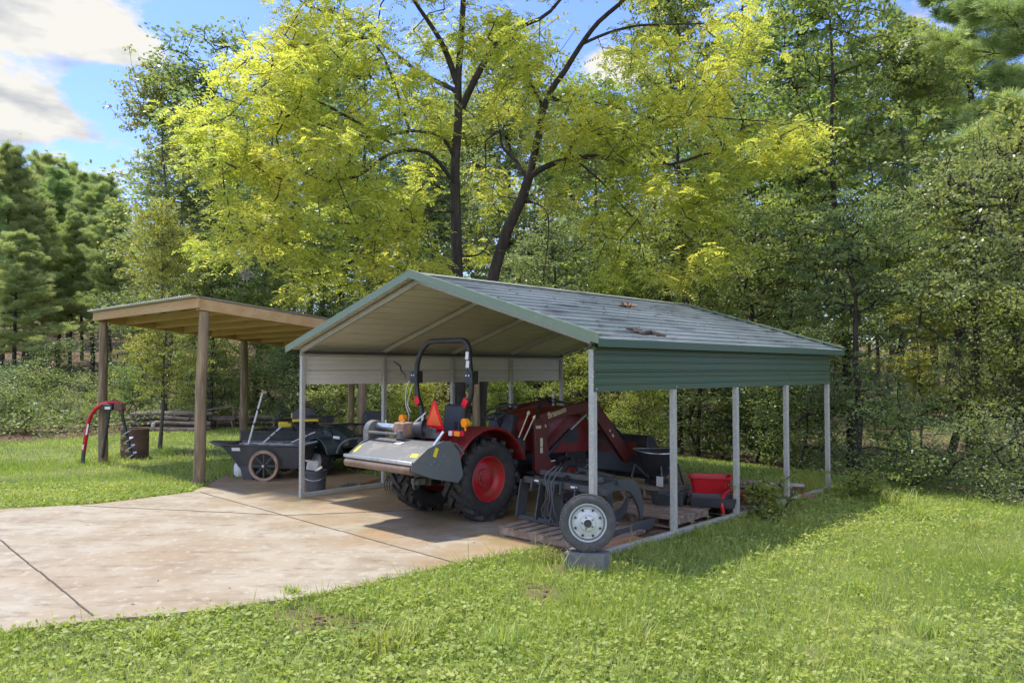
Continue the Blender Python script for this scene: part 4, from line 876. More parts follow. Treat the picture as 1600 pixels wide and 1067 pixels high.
rg = np.random.default_rng(9)
def board(p, ln, w_, th, rz, label, m='woodg', rx=0, ry=0, cat='board'):
    mb = MB(); mb.box((0, 0, 0), (ln, w_, th), 0, rx, ry); o = mb.build('board', M[m], None, .003, loc=p, rz=rz); return tag(o, label, cat)
board(L(-.16, .62, .035), .75, .24, .05, -TH + pi / 2 - .1, 'orange brown board lying on the dirt right of the spare wheel', 'plank')
board(L(-.33, .95, .02), .95, .12, .03, -TH + pi / 2 + .12, 'grey narrow board lying beside the orange brown board')

# hopper
t = thing('spreader_hopper', 'black conical spreader hopper with a bright rim behind the second right carport post', 'spreader', L(-1.46, 3.42, .24), -TH)
n = 40; rim = []
for k in range(n):
    a = 2 * pi * k / n; rr_ = .33 + .05 * abs(cos(a + .8)) ** 3; rim.append(np.array((rr_ * cos(a), rr_ * sin(a), .50 + .015 * sin(2 * a))))
R_ = lambda s_, z: [np.array((p[0] * s_, p[1] * s_, z if z < .45 else p[2])) for p in rim]
MB().loft([R_(.18, .06), R_(.45, .20), R_(.8, .36), R_(1, .5), R_(.97, .5), R_(.76, .36), R_(.4, .2), R_(.14, .09)]).build('cone', M['blackp'], t)
MB().tube(rim + [rim[0]], .010, 8).build('rim', M['bright'], t)
mb = MB(); mb.box((0, 0, .05), (.24, .24, .06)); 
for x, y in ((-.28, -.28), (.28, -.28), (-.28, .28), (.28, .28)): mb.bar((x, y, 0), (x * .8, y * .8, .30), .025); mb.bar((x * .8, y * .8, .30), (x*.3, y*.3, .10), .02)
mb.build('stand', M['black'], t)
mb = MB(); mb.box((.25, -.3, .10), (.1, .02, .14)); mb.build('label_plate', M['whitep'], t)

# red tub, trays, hose
t = thing('feed_tub', 'bright red plastic tub standing on the pallets right of the hopper', 'tub', L(-.52, 3.30, .17), -TH + .55)
MB().loft([rr_ring(-.22, .22, -.15, .15, .0, .05), rr_ring(-.27, .27, -.19, .19, .28, .06), rr_ring(-.295, .295, -.215, .215, .285, .07), rr_ring(-.295, .295, -.215, .215, .305, .07), rr_ring(-.26, .26, -.18, .18, .30, .06), rr_ring(-.21, .21, -.14, .14, .02, .05)]).build('shell', M['tubred'], t)
mb = MB(); mb.loft([rr_ring(-.28, .28, -.18, .18, 0, .03), rr_ring(-.30, .30, -.20, .20, .12, .03), rr_ring(-.28, .28, -.18, .18, .12, .03), rr_ring(-.26, .26, -.16, .16, .02, .03)])
tag(mb.build('tray', M['blackp'], None, 0, L(-.32, 3.0, .13), -TH + .5), 'shallow black plastic tray in front of the red tub', 'tray')
mb = MB(); mb.loft([rr_ring(-.20, .20, -.14, .14, 0, .03), rr_ring(-.22, .22, -.16, .16, .14, .03), rr_ring(-.20, .20, -.14, .14, .14, .03), rr_ring(-.18, .18, -.12, .12, .02, .03)])
tag(mb.build('tray', M['blackp'], None, 0, L(-.80, 2.72, .13), -TH + .3), 'black plastic tray left of the red tub behind a carport post', 'tray')
mb = MB(); mb.tube(smooth([L(-.12, 2.92, .06), L(-.13, 2.90, .16), L(-.15, 2.98, .27), L(-.15, 3.12, .32), L(-.12, 3.28, .29), L(-.08, 3.38, .22)], 5), [.026] * 26, 12); tag(mb.build('hose', M['tubred']), 'short bent red hose in front of the red tub', 'hose')
# blocks and scrap
for k in range(3):
    mb = MB(); rg = np.random.default_rng(30 + k)
    P = [(.42 * cos(a) * rg.uniform(.8, 1.1), .30 * sin(a) * rg.uniform(.8, 1.1)) for a in np.linspace(0, 2 * pi, 8)[:-1]]
    nm = ('largest curved grey shingle slab on top of the scrap pile by the third right post', 'smaller slab sticking out right of the curved slab on the scrap pile', 'lower flat slab at the bottom of the scrap pile')[k]
    pos = (L(-.36, 4.25, .22), L(-.34, 4.85, .19), L(-.45, 4.6, .06))[k]
    mb.prism(P, (0, 0, 0), (1, 0, .10 - .12 * k), (0, 1, -.12), (0, 0, .05)); tag(mb.build('stone_slab', M['slabst'], None, .01, pos, -TH + .4 * k), nm, 'slab', 'slabs of the scrap pile')
for i, (x, y, z, rz, ln, lb) in enumerate(((-.75, 4.0, .22, .2, .9, 'scrap board on the pile directly behind the red tub'), (-.95, 4.5, .16, -.3, 1.0, 'scrap board furthest back on the pile behind the red tub'), (-.3, 4.1, .08, 1.1, .7, 'scrap board poking out below the curved slab'), (-.6, 5.2, .06, .5, .9, 'scrap board at the far end of the scrap pile'))):
    board(L(x, y, z), ln, .13, .03, -TH + rz, lb, 'woodg' if i % 2 else 'plank', ry=.08)
mb = MB()
for k in range(2): mb.box((0, 0, .03 + .062 * k), (.20, .10, .056), rz=.2 * k)
tag(mb.build('brick_stack', M['brick'], None, .004, L(.10, 5.05, -.04), -TH), 'two orange bricks stacked under the right base rail', 'bricks')
mb = MB(); mb.box((0, 0, .04), (.22, .12, .07)); tag(mb.build('brick', M['brick'], None, .004, L(.13, 4.1, -.03), -TH + .3), 'single orange brick in the weeds by the third right post', 'brick')

# branch caught on the left side panel and rope on the roll bar
P = [L(-WD + .05, y, z) for y, z in ((1.68, 2.06), (1.76, 2.02), (1.82, 1.98), (1.84, 1.90), (1.92, 1.85), (1.93, 1.76))]
mb = MB(); mb.tube(P, [.006, .009, .010, .009, .007, .004], 6); mb.tube([P[2], P[2] + (P[0] - P[1]) * .9], [.006, .003], 5); tag(mb.build('twig', M['bark']), 'thin dark twig caught on the inner face of the left panel', 'twig')
P = smooth([L(-3.45, .48, 1.82), L(-3.55, .44, 1.70), L(-3.56, .43, 1.45), L(-3.50, .44, 1.30), L(-3.53, .44, 1.15)]); mb = MB(); mb.tube(P, .007, 6)
mb.tube(smooth([L(-3.45, .48, 1.80), L(-3.47, .44, 1.62), L(-3.52, .43, 1.45), L(-3.46, .44, 1.34)]), .006, 6); tag(mb.build('rope', M['whitep']), 'pale rope hanging from the left roll bar hinge', 'rope')

# ------------------------------------------------------------------ log piles and bench at the wood edge
def logpile(pc, n, ln, ang, label, seed, rows=3):
    rg = np.random.default_rng(seed); c0 = np.array(pc); i = 0
    labels = label
    for r_ in range(rows):
        for k in range(n - r_):
            a = ang + rg.normal(0, .12); d = np.array((cos(a), sin(a), 0)); rr_ = rg.uniform(.05, .10)
            c = c0 + np.array((-sin(ang), cos(ang), 0)) * (k - (n - r_) / 2) * .19 + (0, 0, .08 + .155 * r_) + d * rg.normal(0, .2)
            h_ = ln * rg.uniform(.35, .5)
            mb = MB(); mb.tube([c - d * h_, c + rg.normal(0, .03, 3), c + d * h_], [rr_, rr_ * .95, rr_ * .8], 9)
            tag(mb.build('log', M['log']), label, 'log', label_group[label])
label_group = {'grey log in the low pile left of the bench at the wood edge': 'logs of the left pile', 'pale log lying on the ground between the bench and the carport': 'logs right of the bench'}
def gz(p): return np.array([p[0], p[1], float(gh(p[0], p[1]))])
logpile(gz(at(268, 671)), 6, 2.6, .1, 'grey log in the low pile left of the bench at the wood edge', 4, 4)
logpile(gz(at(425, 663) + (0, .5, 0)), 7, 3.0, .05, 'pale log lying on the ground between the bench and the carport', 6, 2)
t = thing('bench', 'small rustic bench of pale planks at the wood edge', 'bench', gz(at(340, 669)), .1)
mb = MB(); mb.box((0, 0, .36), (1.15, .3, .04)); mb.build('seat', M['log'], t)
for x in (-.5, .5): 
    mb = MB(); mb.bar((x * 1.05, -.1, 0), (x * .9, -.08, .36), .05); mb.bar((x * 1.05, .1, 0), (x * .9, .08, .36), .05); mb.build('leg', M['log'], t)
mb = MB(); mb.bar((-.55, .16, .62), (.45, .16, .78), .06); mb.bar((.45, .16, .36), (.45, .18, .8), .05); mb.build('back_rail', M['log'], t)
t = thing('rail_fence', 'low wooden rail at the lawn edge right of the bench', 'rail', gz(at(360, 668)), .1)
for x in (-1.4, -.4, .5): MB().box((x + .9, 0, .22), (.07, .07, .44)).build('post', M['log'], t)
MB().bar((-.6, 0, .40), (1.5, 0, .42), .05, .06).build('rail', M['log'], t)
# ------------------------------------------------------------------ plants
def rnorm(v): return v / (np.linalg.norm(v, axis=-1, keepdims=True) + 1e-9)
def quads(C, A, B, la, wb):
    """rhombic leaves: centres C, long axes A, side axes B (unit), lengths la, widths wb"""
    la = np.asarray(la).reshape(-1, 1); wb = np.asarray(wb).reshape(-1, 1)
    V = np.stack([C - A * la * .5, C + B * wb * .5 + A * la * .08, C + A * la * .5, C - B * wb * .5 + A * la * .08], 1).reshape(-1, 3)
    return V, np.arange(len(V)).reshape(-1, 4)
def leaf_cloud(rng, P, n, spread, size, flat=.55, up=.9, droop=0):
    """n leaves round each point"""
    C = np.repeat(P, n, 0) + rng.normal(0, 1, (len(P) * n, 3)) * np.array([spread, spread, spread * flat])
    Nn = rnorm(rng.normal(0, .55, C.shape) + np.array([0, 0, up])); A = rnorm(np.cross(Nn, rng.normal(0, 1, C.shape))); A[:, 2] -= droop; A = rnorm(A)
    B = rnorm(np.cross(Nn, A)); s = size * rng.uniform(.6, 1.3, len(C))
    return quads(C, A, B, s, s * rng.uniform(.5, .8, len(C)))
def grow(trunk, att, rng, r_tip=.008, gamma=2.3, max_r=None):
    """join attractors one after another to the nearest branch node; returns nodes, parents, radii"""
    nodes = [np.array(p, float) for p in trunk]; par = [-1] + list(range(len(trunk) - 1))
    arr = np.zeros((len(trunk) + len(att) * 4 + 10, 3)); arr[:len(nodes)] = nodes; n = len(nodes)
    d = np.min(np.linalg.norm(att[:, None] - arr[None, :n], axis=2), 1); order = np.argsort(d); tips = []
    for i in order:
        p = att[i]; q = arr[:n]; dd = np.linalg.norm(q - p, axis=1) + .9 * np.maximum(0, q[:, 2] - p[2] - .1) ; dd[0] += 5
        j = int(np.argmin(dd)); ln = np.linalg.norm(q[j] - p); k = max(1, min(4, int(ln / .45))); prev = j; a = q[j].copy()
        perp = rng.normal(0, .07 * ln, 3)
        for s in range(1, k + 1):
            t = s / k; c = a + (p - a) * t + perp * sin(pi * t) + np.array([0, 0, -.10 * ln * sin(pi * t)])
            arr[n] = c; par.append(prev); prev = n; n += 1
        tips.append(n - 1)
    arr = arr[:n]; w = np.zeros(n); w[tips] = 1
    has = np.zeros(n, bool)
    R = np.zeros(n)
    for i in range(n - 1, -1, -1):
        if w[i] == 0: w[i] = .5
        R[i] = r_tip * w[i] ** (1 / gamma)
        if par[i] >= 0: w[par[i]] += w[i]
    # children processed before parents only holds because parents come first in the list
    w = np.zeros(n); w[tips] = 1
    for i in range(n - 1, 0, -1): w[par[i]] += max(w[i], .5)
    R = r_tip * np.maximum(w, 1) ** (1 / gamma)
    if max_r is not None: R = np.minimum(R, max_r)
    return arr, np.array(par), R
def tubes(arr, par, R, n=5, rmin=0, trunk_n=0):
    idx = np.array([i for i in range(len(arr)) if par[i] >= 0 and R[i] >= rmin]); A = arr[par[idx]]; B = arr[idx]
    ra = np.minimum(R[par[idx]], R[idx] * 1.5 + .002); tr = idx < trunk_n; ra = np.where(tr, R[par[idx]], ra); rb = R[idx]
    D = rnorm(B - A); U = np.where(np.abs(D[:, 2:3]) < .9, np.array([[0, 0, 1.]]), np.array([[1., 0, 0]])); X = rnorm(np.cross(D, U)); Y = np.cross(D, X)
    V = []
    for c, r in ((A - D * .01, ra), (B + D * .01, rb)):
        for k in range(n):
            t = 2 * pi * k / n; V.append(c + (X * cos(t) + Y * sin(t)) * r[:, None])
    V = np.stack(V, 1).reshape(-1, 3); o = (np.arange(len(idx)) * 2 * n)[:, None]
    Fq = np.concatenate([o + np.array([[k, (k + 1) % n, n + (k + 1) % n, n + k]]) for k in range(n)], 0)
    return V, Fq
def smooth_obj(o): o.data.polygons.foreach_set('use_smooth', np.ones(len(o.data.polygons), bool))

def trunk_path(rng, H, wob=.15, n=9):
    z = np.linspace(-.3, H, n); p = np.cumsum(rng.normal(0, wob / 2, (n, 2)), 0); p -= p[0]; p[:2] *= .3; return np.stack([p[:, 0], p[:, 1], z], 1)
def broad(seed, H, base, R, natt, nleaf, size, trunk_r, lumps=26, topw=.35, spread=.21, wob=.25, leafm='lf_mid', bark='bark', flat=.5, lump_s=.62):
    rng = np.random.default_rng(seed); tr = trunk_path(rng, H * .86, wob)
    zc = rng.uniform(base, H, lumps); f = (zc - base) / (H - base)
    prof = np.sin(np.pi * np.clip(.14 + .80 * f, 0, 1)) ** .7 * (1 - .25 * f) ; prof = np.maximum(prof, topw * (1 - f) + .18)
    ang = np.arange(lumps) * 2.4 + rng.normal(0, .3, lumps); rr = R * prof * rng.uniform(.35, .95, lumps)
    cen = np.stack([rr * np.cos(ang), rr * np.sin(ang), zc], 1); tx = np.interp(zc, tr[:, 2], tr[:, 0]); ty = np.interp(zc, tr[:, 2], tr[:, 1]); cen[:, 0] += tx; cen[:, 1] += ty
    which = rng.integers(0, lumps, natt); ls = lump_s * R / 3.4 * 1.25
    att = cen[which] + rng.normal(0, 1, (natt, 3)) * np.array([ls, ls, ls * .62]); att[:, 2] = np.maximum(att[:, 2], base * .8 + .2)
    arr, par, Rr = grow(tr, att, rng); Rr[:len(tr)] = trunk_r * (1 - .8 * np.linspace(0, 1, len(tr))); Rr[0] *= 1.35
    V, Fq = tubes(arr, par, Rr, 6, .006, len(tr))
    t = fastmesh('trunk', V, Fq, M[bark]); smooth_obj(t)
    V, Fq = leaf_cloud(rng, att, nleaf, spread, size, flat); c = fastmesh('crown', V, Fq, M[leafm])
    return t, c
def pine(seed, H, base, R, nbr, trunk_r, tuft=40, nl=.26, nw=.022):
    rng = np.random.default_rng(seed); tr = trunk_path(rng, H, .10); nodes = [p for p in tr]; par = [-1] + list(range(len(tr) - 1)); Rr = list(trunk_r * (1 - .88 * np.linspace(0, 1, len(tr)))); T_ = []; TD = []
    for k in range(nbr):
        f = k / nbr; z = base + (H - base) * f ** .9; a = k * 2.4 + rng.normal(0, .3); ln = R * (1 - f * .74) * rng.uniform(.35, 1.25) * (.75 if f < .1 else 1)
        j = int(np.argmin(np.abs(tr[:, 2] - z))); p = np.array([np.interp(z, tr[:, 2], tr[:, 0]), np.interp(z, tr[:, 2], tr[:, 1]), z])
        nodes.append(p); par.append(j); Rr.append(.02 + .022 * (1 - f)); prev = len(nodes) - 1; rise = rng.uniform(-.05, .25) + .5 * f
        for s in range(1, 7):
            t = s / 6; q = p + np.array([cos(a), sin(a), 0]) * ln * t + np.array([0, 0, ln * (rise * t - .12 * sin(pi * t))]) + rng.normal(0, .05, 3)
            nodes.append(q); par.append(prev); prev = len(nodes) - 1; Rr.append((.02 + .02 * (1 - f)) * (1 - .75 * t))
            if t > .3:
                for m_ in range(rng.integers(3, 7)):
                    b = a + rng.choice([-1, 1]) * rng.uniform(.4, 1.3); l2 = ln * rng.uniform(.12, .32) * (1.15 - .4 * t); e = q + np.array([cos(b), sin(b), rng.uniform(0, .5)]) * l2
                    nodes.append(e); par.append(prev); Rr.append(.006)
                    T_.append(e); TD.append(rnorm(e - q)); T_.append((e + q) / 2 + rng.normal(0, .06, 3)); TD.append(rnorm(e - q))
        T_.append(nodes[prev]); TD.append(np.array([cos(a), sin(a), .3]))
    arr = np.array(nodes); V, Fq = tubes(arr, np.array(par), np.array(Rr), 6, 0, len(tr)); tk = fastmesh('trunk', V, Fq, M['bark']); smooth_obj(tk)
    T_ = np.array(T_); TD = np.array(TD); C = np.repeat(T_, tuft, 0); D = rnorm(np.repeat(TD, tuft, 0) * .7 + rng.normal(0, .62, C.shape) + np.array([0, 0, .25]))
    C = C + rng.normal(0, .05, C.shape) + D * nl * .45; B = rnorm(np.cross(D, rng.normal(0, 1, C.shape))); V, Fq = quads(C, D, B, nl * rng.uniform(.7, 1.2, len(C)), np.full(len(C), nw))
    return tk, fastmesh('crown', V, Fq, M['lf_pine'])
proto = {
 'tallA': broad(11, 17, 4.5, 3.6, 700, 26, .18, .20, 32, flat=.3),
 'tallB': broad(12, 16, 5.5, 3.0, 600, 25, .17, .17, 26, flat=.3, bark='barkg'),
 'wideA': broad(13, 11, 1.9, 4.0, 900, 24, .14, .17, 36, flat=.25, wob=.3),
 'wideB': broad(14, 12, 3.0, 3.6, 820, 24, .15, .16, 32, flat=.25, wob=.3),
 'slim': broad(15, 14, 4.5, 2.0, 430, 22, .15, .10, 20, flat=.3, bark='barkg', lump_s=.75),
 'small': broad(16, 6.0, .9, 2.3, 480, 24, .11, .07, 22, wob=.35),
 'shrub': broad(17, 2.1, .15, 1.25, 150, 40, .065, .03, 14, wob=.2, lump_s=.9, spread=.17, leafm='lf_under'),
 'tallR': broad(19, 10, 2.3, 3.1, 640, 24, .12, .20, 26, flat=.22, wob=.3, spread=.19),
 'weed': broad(18, 1.0, .02, .62, 110, 22, .075, .008, 12, wob=.1, lump_s=.9, spread=.08, leafm='lf_under'),
 'pineA': pine(21, 17, 7.5, 2.6, 84, .17, 22, .30, .020),
 'pineB': pine(22, 15, 5.0, 2.4, 84, .15, 22, .30, .020),
 'pineC': pine(23, 17, 3.5, 3.0, 74, .17, 80, .22, .013),
}
used = set()
def plant(kind, loc, label, cat, group=None, s=(1, 1, 1), rz=0, leafm=None, bark=None, name='tree', tilt=0):
    r = thing(name, label, cat, loc, rz, group); r.scale = s if hasattr(s, '__len__') else (s, s, s); r.rotation_euler[0] = tilt
    for o in proto[kind]:
        if kind not in used: c = o
        else: c = o.copy(); col.objects.link(c)
        c.parent = r
        mm_ = leafm if o.data.name.startswith('crown') else bark
        if mm_: c.material_slots[0].link = 'OBJECT'; c.material_slots[0].material = M[mm_]
    used.add(kind); return r
def px2(px, y): return np.array([(px - 800) / F * y, y, float(gh((px - 800) / F * y, y)) - .02])
def hgt(py, y, z0): return (577.3 - py) / F * y + CH - z0      # height of something whose top is at photo row py
base_h = {'tallR': 10, 'tallA': 17, 'tallB': 16, 'wideA': 11, 'wideB': 12, 'slim': 14, 'small': 6, 'shrub': 2.1, 'pineA': 17.3, 'pineB': 15.3, 'pineC': 17.3}
def put(kind, px, y, top, label, cat='tree', wid=1.0, rz=0, group=None, name='tree', **k):
    p = px2(px, y); s = hgt(top, y, p[2]) / base_h[kind]; return plant(kind, p, label, cat, group, (s * wid, s * wid, s), rz, name=name, **k)
n_ = 'pine_tree'
put('pineB', 4, 40, 222, 'tall pine at the far left edge of the photo', wid=1.15, rz=.3, name=n_)
put('pineA', 67, 50, 238, 'pine with bare dark trunk second from the left edge', wid=1.1, rz=1.7, name=n_)
put('pineB', 90, 47, 262, 'pine with the thickest bare dark trunk left of the shed', wid=1.2, rz=2.9, name=n_)
put('pineA', 36, 44, 285, 'shorter pine between the left edge and the bare trunked pines', wid=1.2, rz=4.1, name=n_)
put('pineA', 128, 52, 268, 'slender pine nearest to the left shed pole', wid=1.0, rz=.9, name=n_)
put('pineB', -60, 38, 200, 'pine just outside the left edge with branches reaching into view', wid=1.2, rz=5.2, name=n_)
put('pineB', 160, 50, 270, 'farthest pine peeking over the left shed corner', wid=1.1, rz=2.2, name=n_)
put('pineA', 105, 60, 250, 'pine deep in the stand behind the thick bare trunk', wid=1.1, rz=2.6, name=n_)
put('pineB', 20, 34, 360, 'low young pine in front of the left pine stand', wid=1.5, rz=1.1, name=n_)
put('tallB', 257, 29, 96, 'tulip tree with open crown rising against the sky left of the yellow tree', wid=.85, rz=1.2, leafm='lf_mid')
put('wideB', 251, 18.9, 330, 'light green tree with grey trunk on the lawn seen under the shed roof', wid=.62, rz=2.0, leafm='lf_lite', bark='barkg')
put('slim', 325, 27, 20, 'sparse dark tree top left of the yellow tree', wid=1.2, rz=.4, leafm='lf_dark')
put('wideA', 330, 26, 400, 'pale bushy tree behind the near shed pole', wid=.9, rz=5.0, leafm='lf_mid')
put('tallA', 400, 34, 120, 'tall green tree behind the left side of the yellow crown', rz=.8, leafm='lf_dark')
put('wideB', 437, 26.5, 420, 'grey trunked tree at the lawn edge behind the garden trailer', wid=.8, rz=2.5, leafm='lf_mid', bark='barkg')
put('tallB', 500, 38, 60, 'tall tree hidden behind the yellow crown above the shed roof', rz=2.2, leafm='lf_mid')
put('tallA', 590, 30, 40, 'dark green tree seen through the gap left of the straight black trunk', rz=4.4, leafm='lf_dark')
put('wideA', 600, 27, 440, 'dense dark tree behind the roll bar and left carport panel', wid=1.0, rz=1.5, leafm='lf_dark')
put('wideB', 690, 31, 250, 'dark tree directly behind the straight black trunk', wid=1.0, rz=3.3, leafm='lf_dark')
put('tallA', 800, 36, 150, 'grey green tree between the straight and the leaning black trunks', rz=5.1, leafm='lf_dark')
put('wideA', 850, 25, 360, 'bushy dark tree right of the leaning trunk above the carport ridge', wid=.95, rz=.2, leafm='lf_dark')
put('tallB', 930, 33, 130, 'tall tree behind the drooping yellow branches right of centre', rz=2.7, leafm='lf_mid')
put('wideB', 980, 25, 395, 'bright green tree seen under the roof right of the front right post', wid=.9, rz=4.0, leafm='lf_lite')
put('tallB', 1060, 21, -60, 'tall tree with dark trunk behind the second right carport post', wid=.75, rz=1.0, leafm='lf_mid', bark='bark')
put('slim', 1090, 20.5, 260, 'slender tree with bare lower trunk behind the red tub', wid=.9, rz=5.5, leafm='lf_mid', bark='bark')
put('slim', 1140, 30, -30, 'thin sparse tree against the sky above the middle of the carport roof', wid=1.15, rz=3.8, leafm='lf_dark')
put('tallA', 1225, 27, -60, 'tall green tree right of the yellow crown', wid=.9, rz=.6, leafm='lf_mid')
put('wideA', 1200, 24, 330, 'dense tree standing behind the far end of the carport roof', wid=1.1, rz=2.4, leafm='lf_dark')
put('tallA', 1330, 22, -90, 'tallest leafy tree with a dark trunk right of the carport end', wid=.85, rz=3.9, leafm='lf_mid')
put('tallR', 1336, 15.8, 300, 'low dark tree with thick trunk just right of the last carport post', wid=.85, rz=1.9, leafm='lf_dark')
put('slim', 1372, 19, 560, 'thin trunk standing just behind the low dark tree right of the carport', wid=1.3, rz=.3, leafm='lf_dark')
put('tallB', 1415, 25, 40, 'tree between the tallest leafy tree and the right pine', wid=.95, rz=2.1, leafm='lf_mid')
put('pineC', 1517, 27, -130, 'large pine with whorled branches near the right edge', wid=1.35, rz=1.3, name=n_)
put('pineC', 1668, 19, -330, 'big pine at the right edge with long boughs entering the top corner', wid=1.25, rz=3.1, name=n_)
put('tallR', 1478, 18.5, 330, 'forked dark tree in the shade right of the carport', wid=.95, rz=.5, leafm='lf_mid')
put('tallR', 1535, 15.2, 220, 'dark trunked tree with silvery leaves near the right edge', wid=.85, rz=4.6, leafm='lf_dark')
put('slim', 1440, 17.6, 420, 'small light green sapling in the shade right of the carport', wid=1.0, rz=2.0, leafm='lf_lite')
put('tallR', 1615, 15.5, 150, 'pale green tree filling the right edge of the photo', wid=.75, rz=3.2, leafm='lf_mid')
put('small', 1590, 14.2, 470, 'small tree with light foliage at the right edge', wid=1.0, rz=4.0, leafm='lf_mid')
put('small', 1250, 17.5, 520, 'small leafy tree behind the fourth right carport post', wid=1.1, rz=.7, leafm='lf_dark')
put('small', 1180, 21, 545, 'small pale tree seen between the third and fourth right posts', wid=1.1, rz=5.2, leafm='lf_lite')
put('small', 900, 22, 560, 'small yellow green tree seen over the tractor hood', wid=1.25, rz=1.2, leafm='lf_lite')
put('small', 790, 23, 570, 'small bright tree seen left of the tractor hood', wid=1.25, rz=3.2, leafm='lf_lite')
put('small', 1000, 20, 590, 'small bright bush tree behind the loader bucket', wid=1.2, rz=4.4, leafm='lf_lite')
put('small', 640, 20, 590, 'golden green bush seen beneath the left carport panel by the roll bar', wid=.8, rz=.4, leafm='lf_yel')
put('small', 470, 25, 540, 'dark bushy tree seen beneath the shed roof beside the front left carport post', wid=1.3, rz=2.4, leafm='lf_dark')
put('small', 545, 24, 545, 'green bushy tree between the two brown shed poles', wid=1.3, rz=5.4, leafm='lf_mid')
put('small', 330, 27.5, 560, 'small tree above the rustic bench', wid=1.2, rz=1.4, leafm='lf_mid')
put('small', 215, 26, 575, 'small tree above the rusty barrel and log pile', wid=1.2, rz=3.4, leafm='lf_mid')
for i, (px, y, top, lb) in enumerate(((-15, 46, 230, 'pine at the left edge behind the front pines'), (48, 41, 300, 'young pine in front of the thick bare trunk'), (145, 46, 285, 'pine rising just above the left end of the shed roof'), (110, 43, 330, 'low pine left of the shed fascia'))):
    put('pineB', px, y, top, lb, wid=1.25, rz=i * 1.9 + .5, name=n_)
us = ['near the left edge under the pines', 'second from the left edge under the pines', 'third from the left edge under the pines', 'behind the leftmost shed pole', 'between the left shed pole and the grey trunk', 'behind the grey trunk on the lawn', 'right of the near shed pole', 'left of the front left carport post', 'behind the first left carport bay', 'behind the second left carport bay',
      'behind the steering wheel', 'behind the loader arm', 'behind the front right post', 'behind the second right post', 'behind the third right post', 'behind the fourth right post', 'behind the last right post', 'right of the low dark tree', 'below the large right pine', 'at the far right edge']
for i, u_ in enumerate(us):
    if i in (0, 2, 14, 16, 17, 18, 19): continue
    px = -10 + 1610 * i / 19.; y = (31 if px < 500 else 27 if px < 1000 else 23) + 2.5 * sin(i * 2.3)
    put('small', px, y, 500 + 35 * sin(i * 1.7), 'understory tree in the wood ' + u_, wid=1.35, rz=i * 1.1, leafm=['lf_under', 'lf_dark', 'lf_mid', 'lf_under', 'lf_lite'][i % 5], group='understory trees in the wood')
rg = np.random.default_rng(77); deep = 'one of the tall trees standing deep in the wood behind all the others'
for i in range(26):
    px = -260 + 2050 * (i + .5) / 26 + rg.normal(0, 22); y = rg.uniform(40, 56)
    top = {0: 330}.get(0) if px < 230 else (170 if px < 420 else rg.uniform(60, 240))
    if px < 230: top = rg.uniform(290, 360)
    k = rg.choice(['tallA', 'tallB', 'wideB'] if px > 200 else ['pineA', 'pineB', 'wideB']); put(k, px, y, top, deep, wid=1.15 if k != 'wideB' else .9, rz=rg.random() * 6, leafm=None if k[:4] == 'pine' else rg.choice(['lf_dark', 'lf_mid']), group='trees deep in the wood')
# shrubs along the left edge of the lawn
shl = [(-20, 25, 600), (45, 24, 610), (90, 24.5, 625), (135, 26, 615), (150, 29, 590), (20, 29, 575), (75, 31, 580), (-60, 24, 590)]
for i, (px, y, top) in enumerate(shl):
    put('shrub', px, y, top, ['shrub at the far left end of the lawn edge', 'shrub second from the left at the lawn edge', 'round shrub straight left of the shed pole', 'shrub just left of the shed pole', 'shrub half hidden behind the shed pole', 'taller shrub behind the leftmost ones', 'shrub under the bare pine trunks', 'shrub just outside the left edge'][i], 'shrub', wid=1.3, rz=i * 1.3, name='shrub', group='shrubs at the left lawn edge', leafm=['lf_under', 'lf_mid', 'lf_under', 'lf_lite', 'lf_under', 'lf_dark', 'lf_mid', 'lf_under'][i])
shr = [(at(1188, 810), .42, 'leafy weed bush growing through the gap in the base rail'), (at(1375, 790, -.1), .38, 'small weed bush right of the last carport post'), (at(1550, 800, -.3), .7, 'low bush at the foot of the dark trunks near the right edge'),
       (at(1440, 778, -.3), .8, 'bush in the shade between the trunks right of the carport'), (at(1120, 722, -.5), .9, 'bush behind the red tub at the rear lawn edge'), (at(1215, 735, -.5), 1.0, 'bush seen through the fourth bay of the carport'), (at(690, 700, -.2), .9, 'bush behind the tractor seat below the left panel'),
       (at(590, 690, -.1), .8, 'bush behind the riding mower seat')]
for i, (p, s, lb) in enumerate(shr):
    p = np.array([p[0], p[1], float(gh(p[0], p[1])) - .03]); plant('weed' if i < 2 else 'shrub', p, lb, 'bush', None, (s * (1.55 if i < 2 else 1), s * (1.55 if i < 2 else 1), s * (1.3 if i < 2 else .9)), i * 2.1, leafm=['lf_lite', 'lf_lite', 'lf_under', 'lf_mid', 'lf_under', 'lf_mid', 'lf_lite', 'lf_under'][i], name='bush')
for k, pr in proto.items():
    if k not in used:
        for o in pr: bpy.data.objects.remove(o)

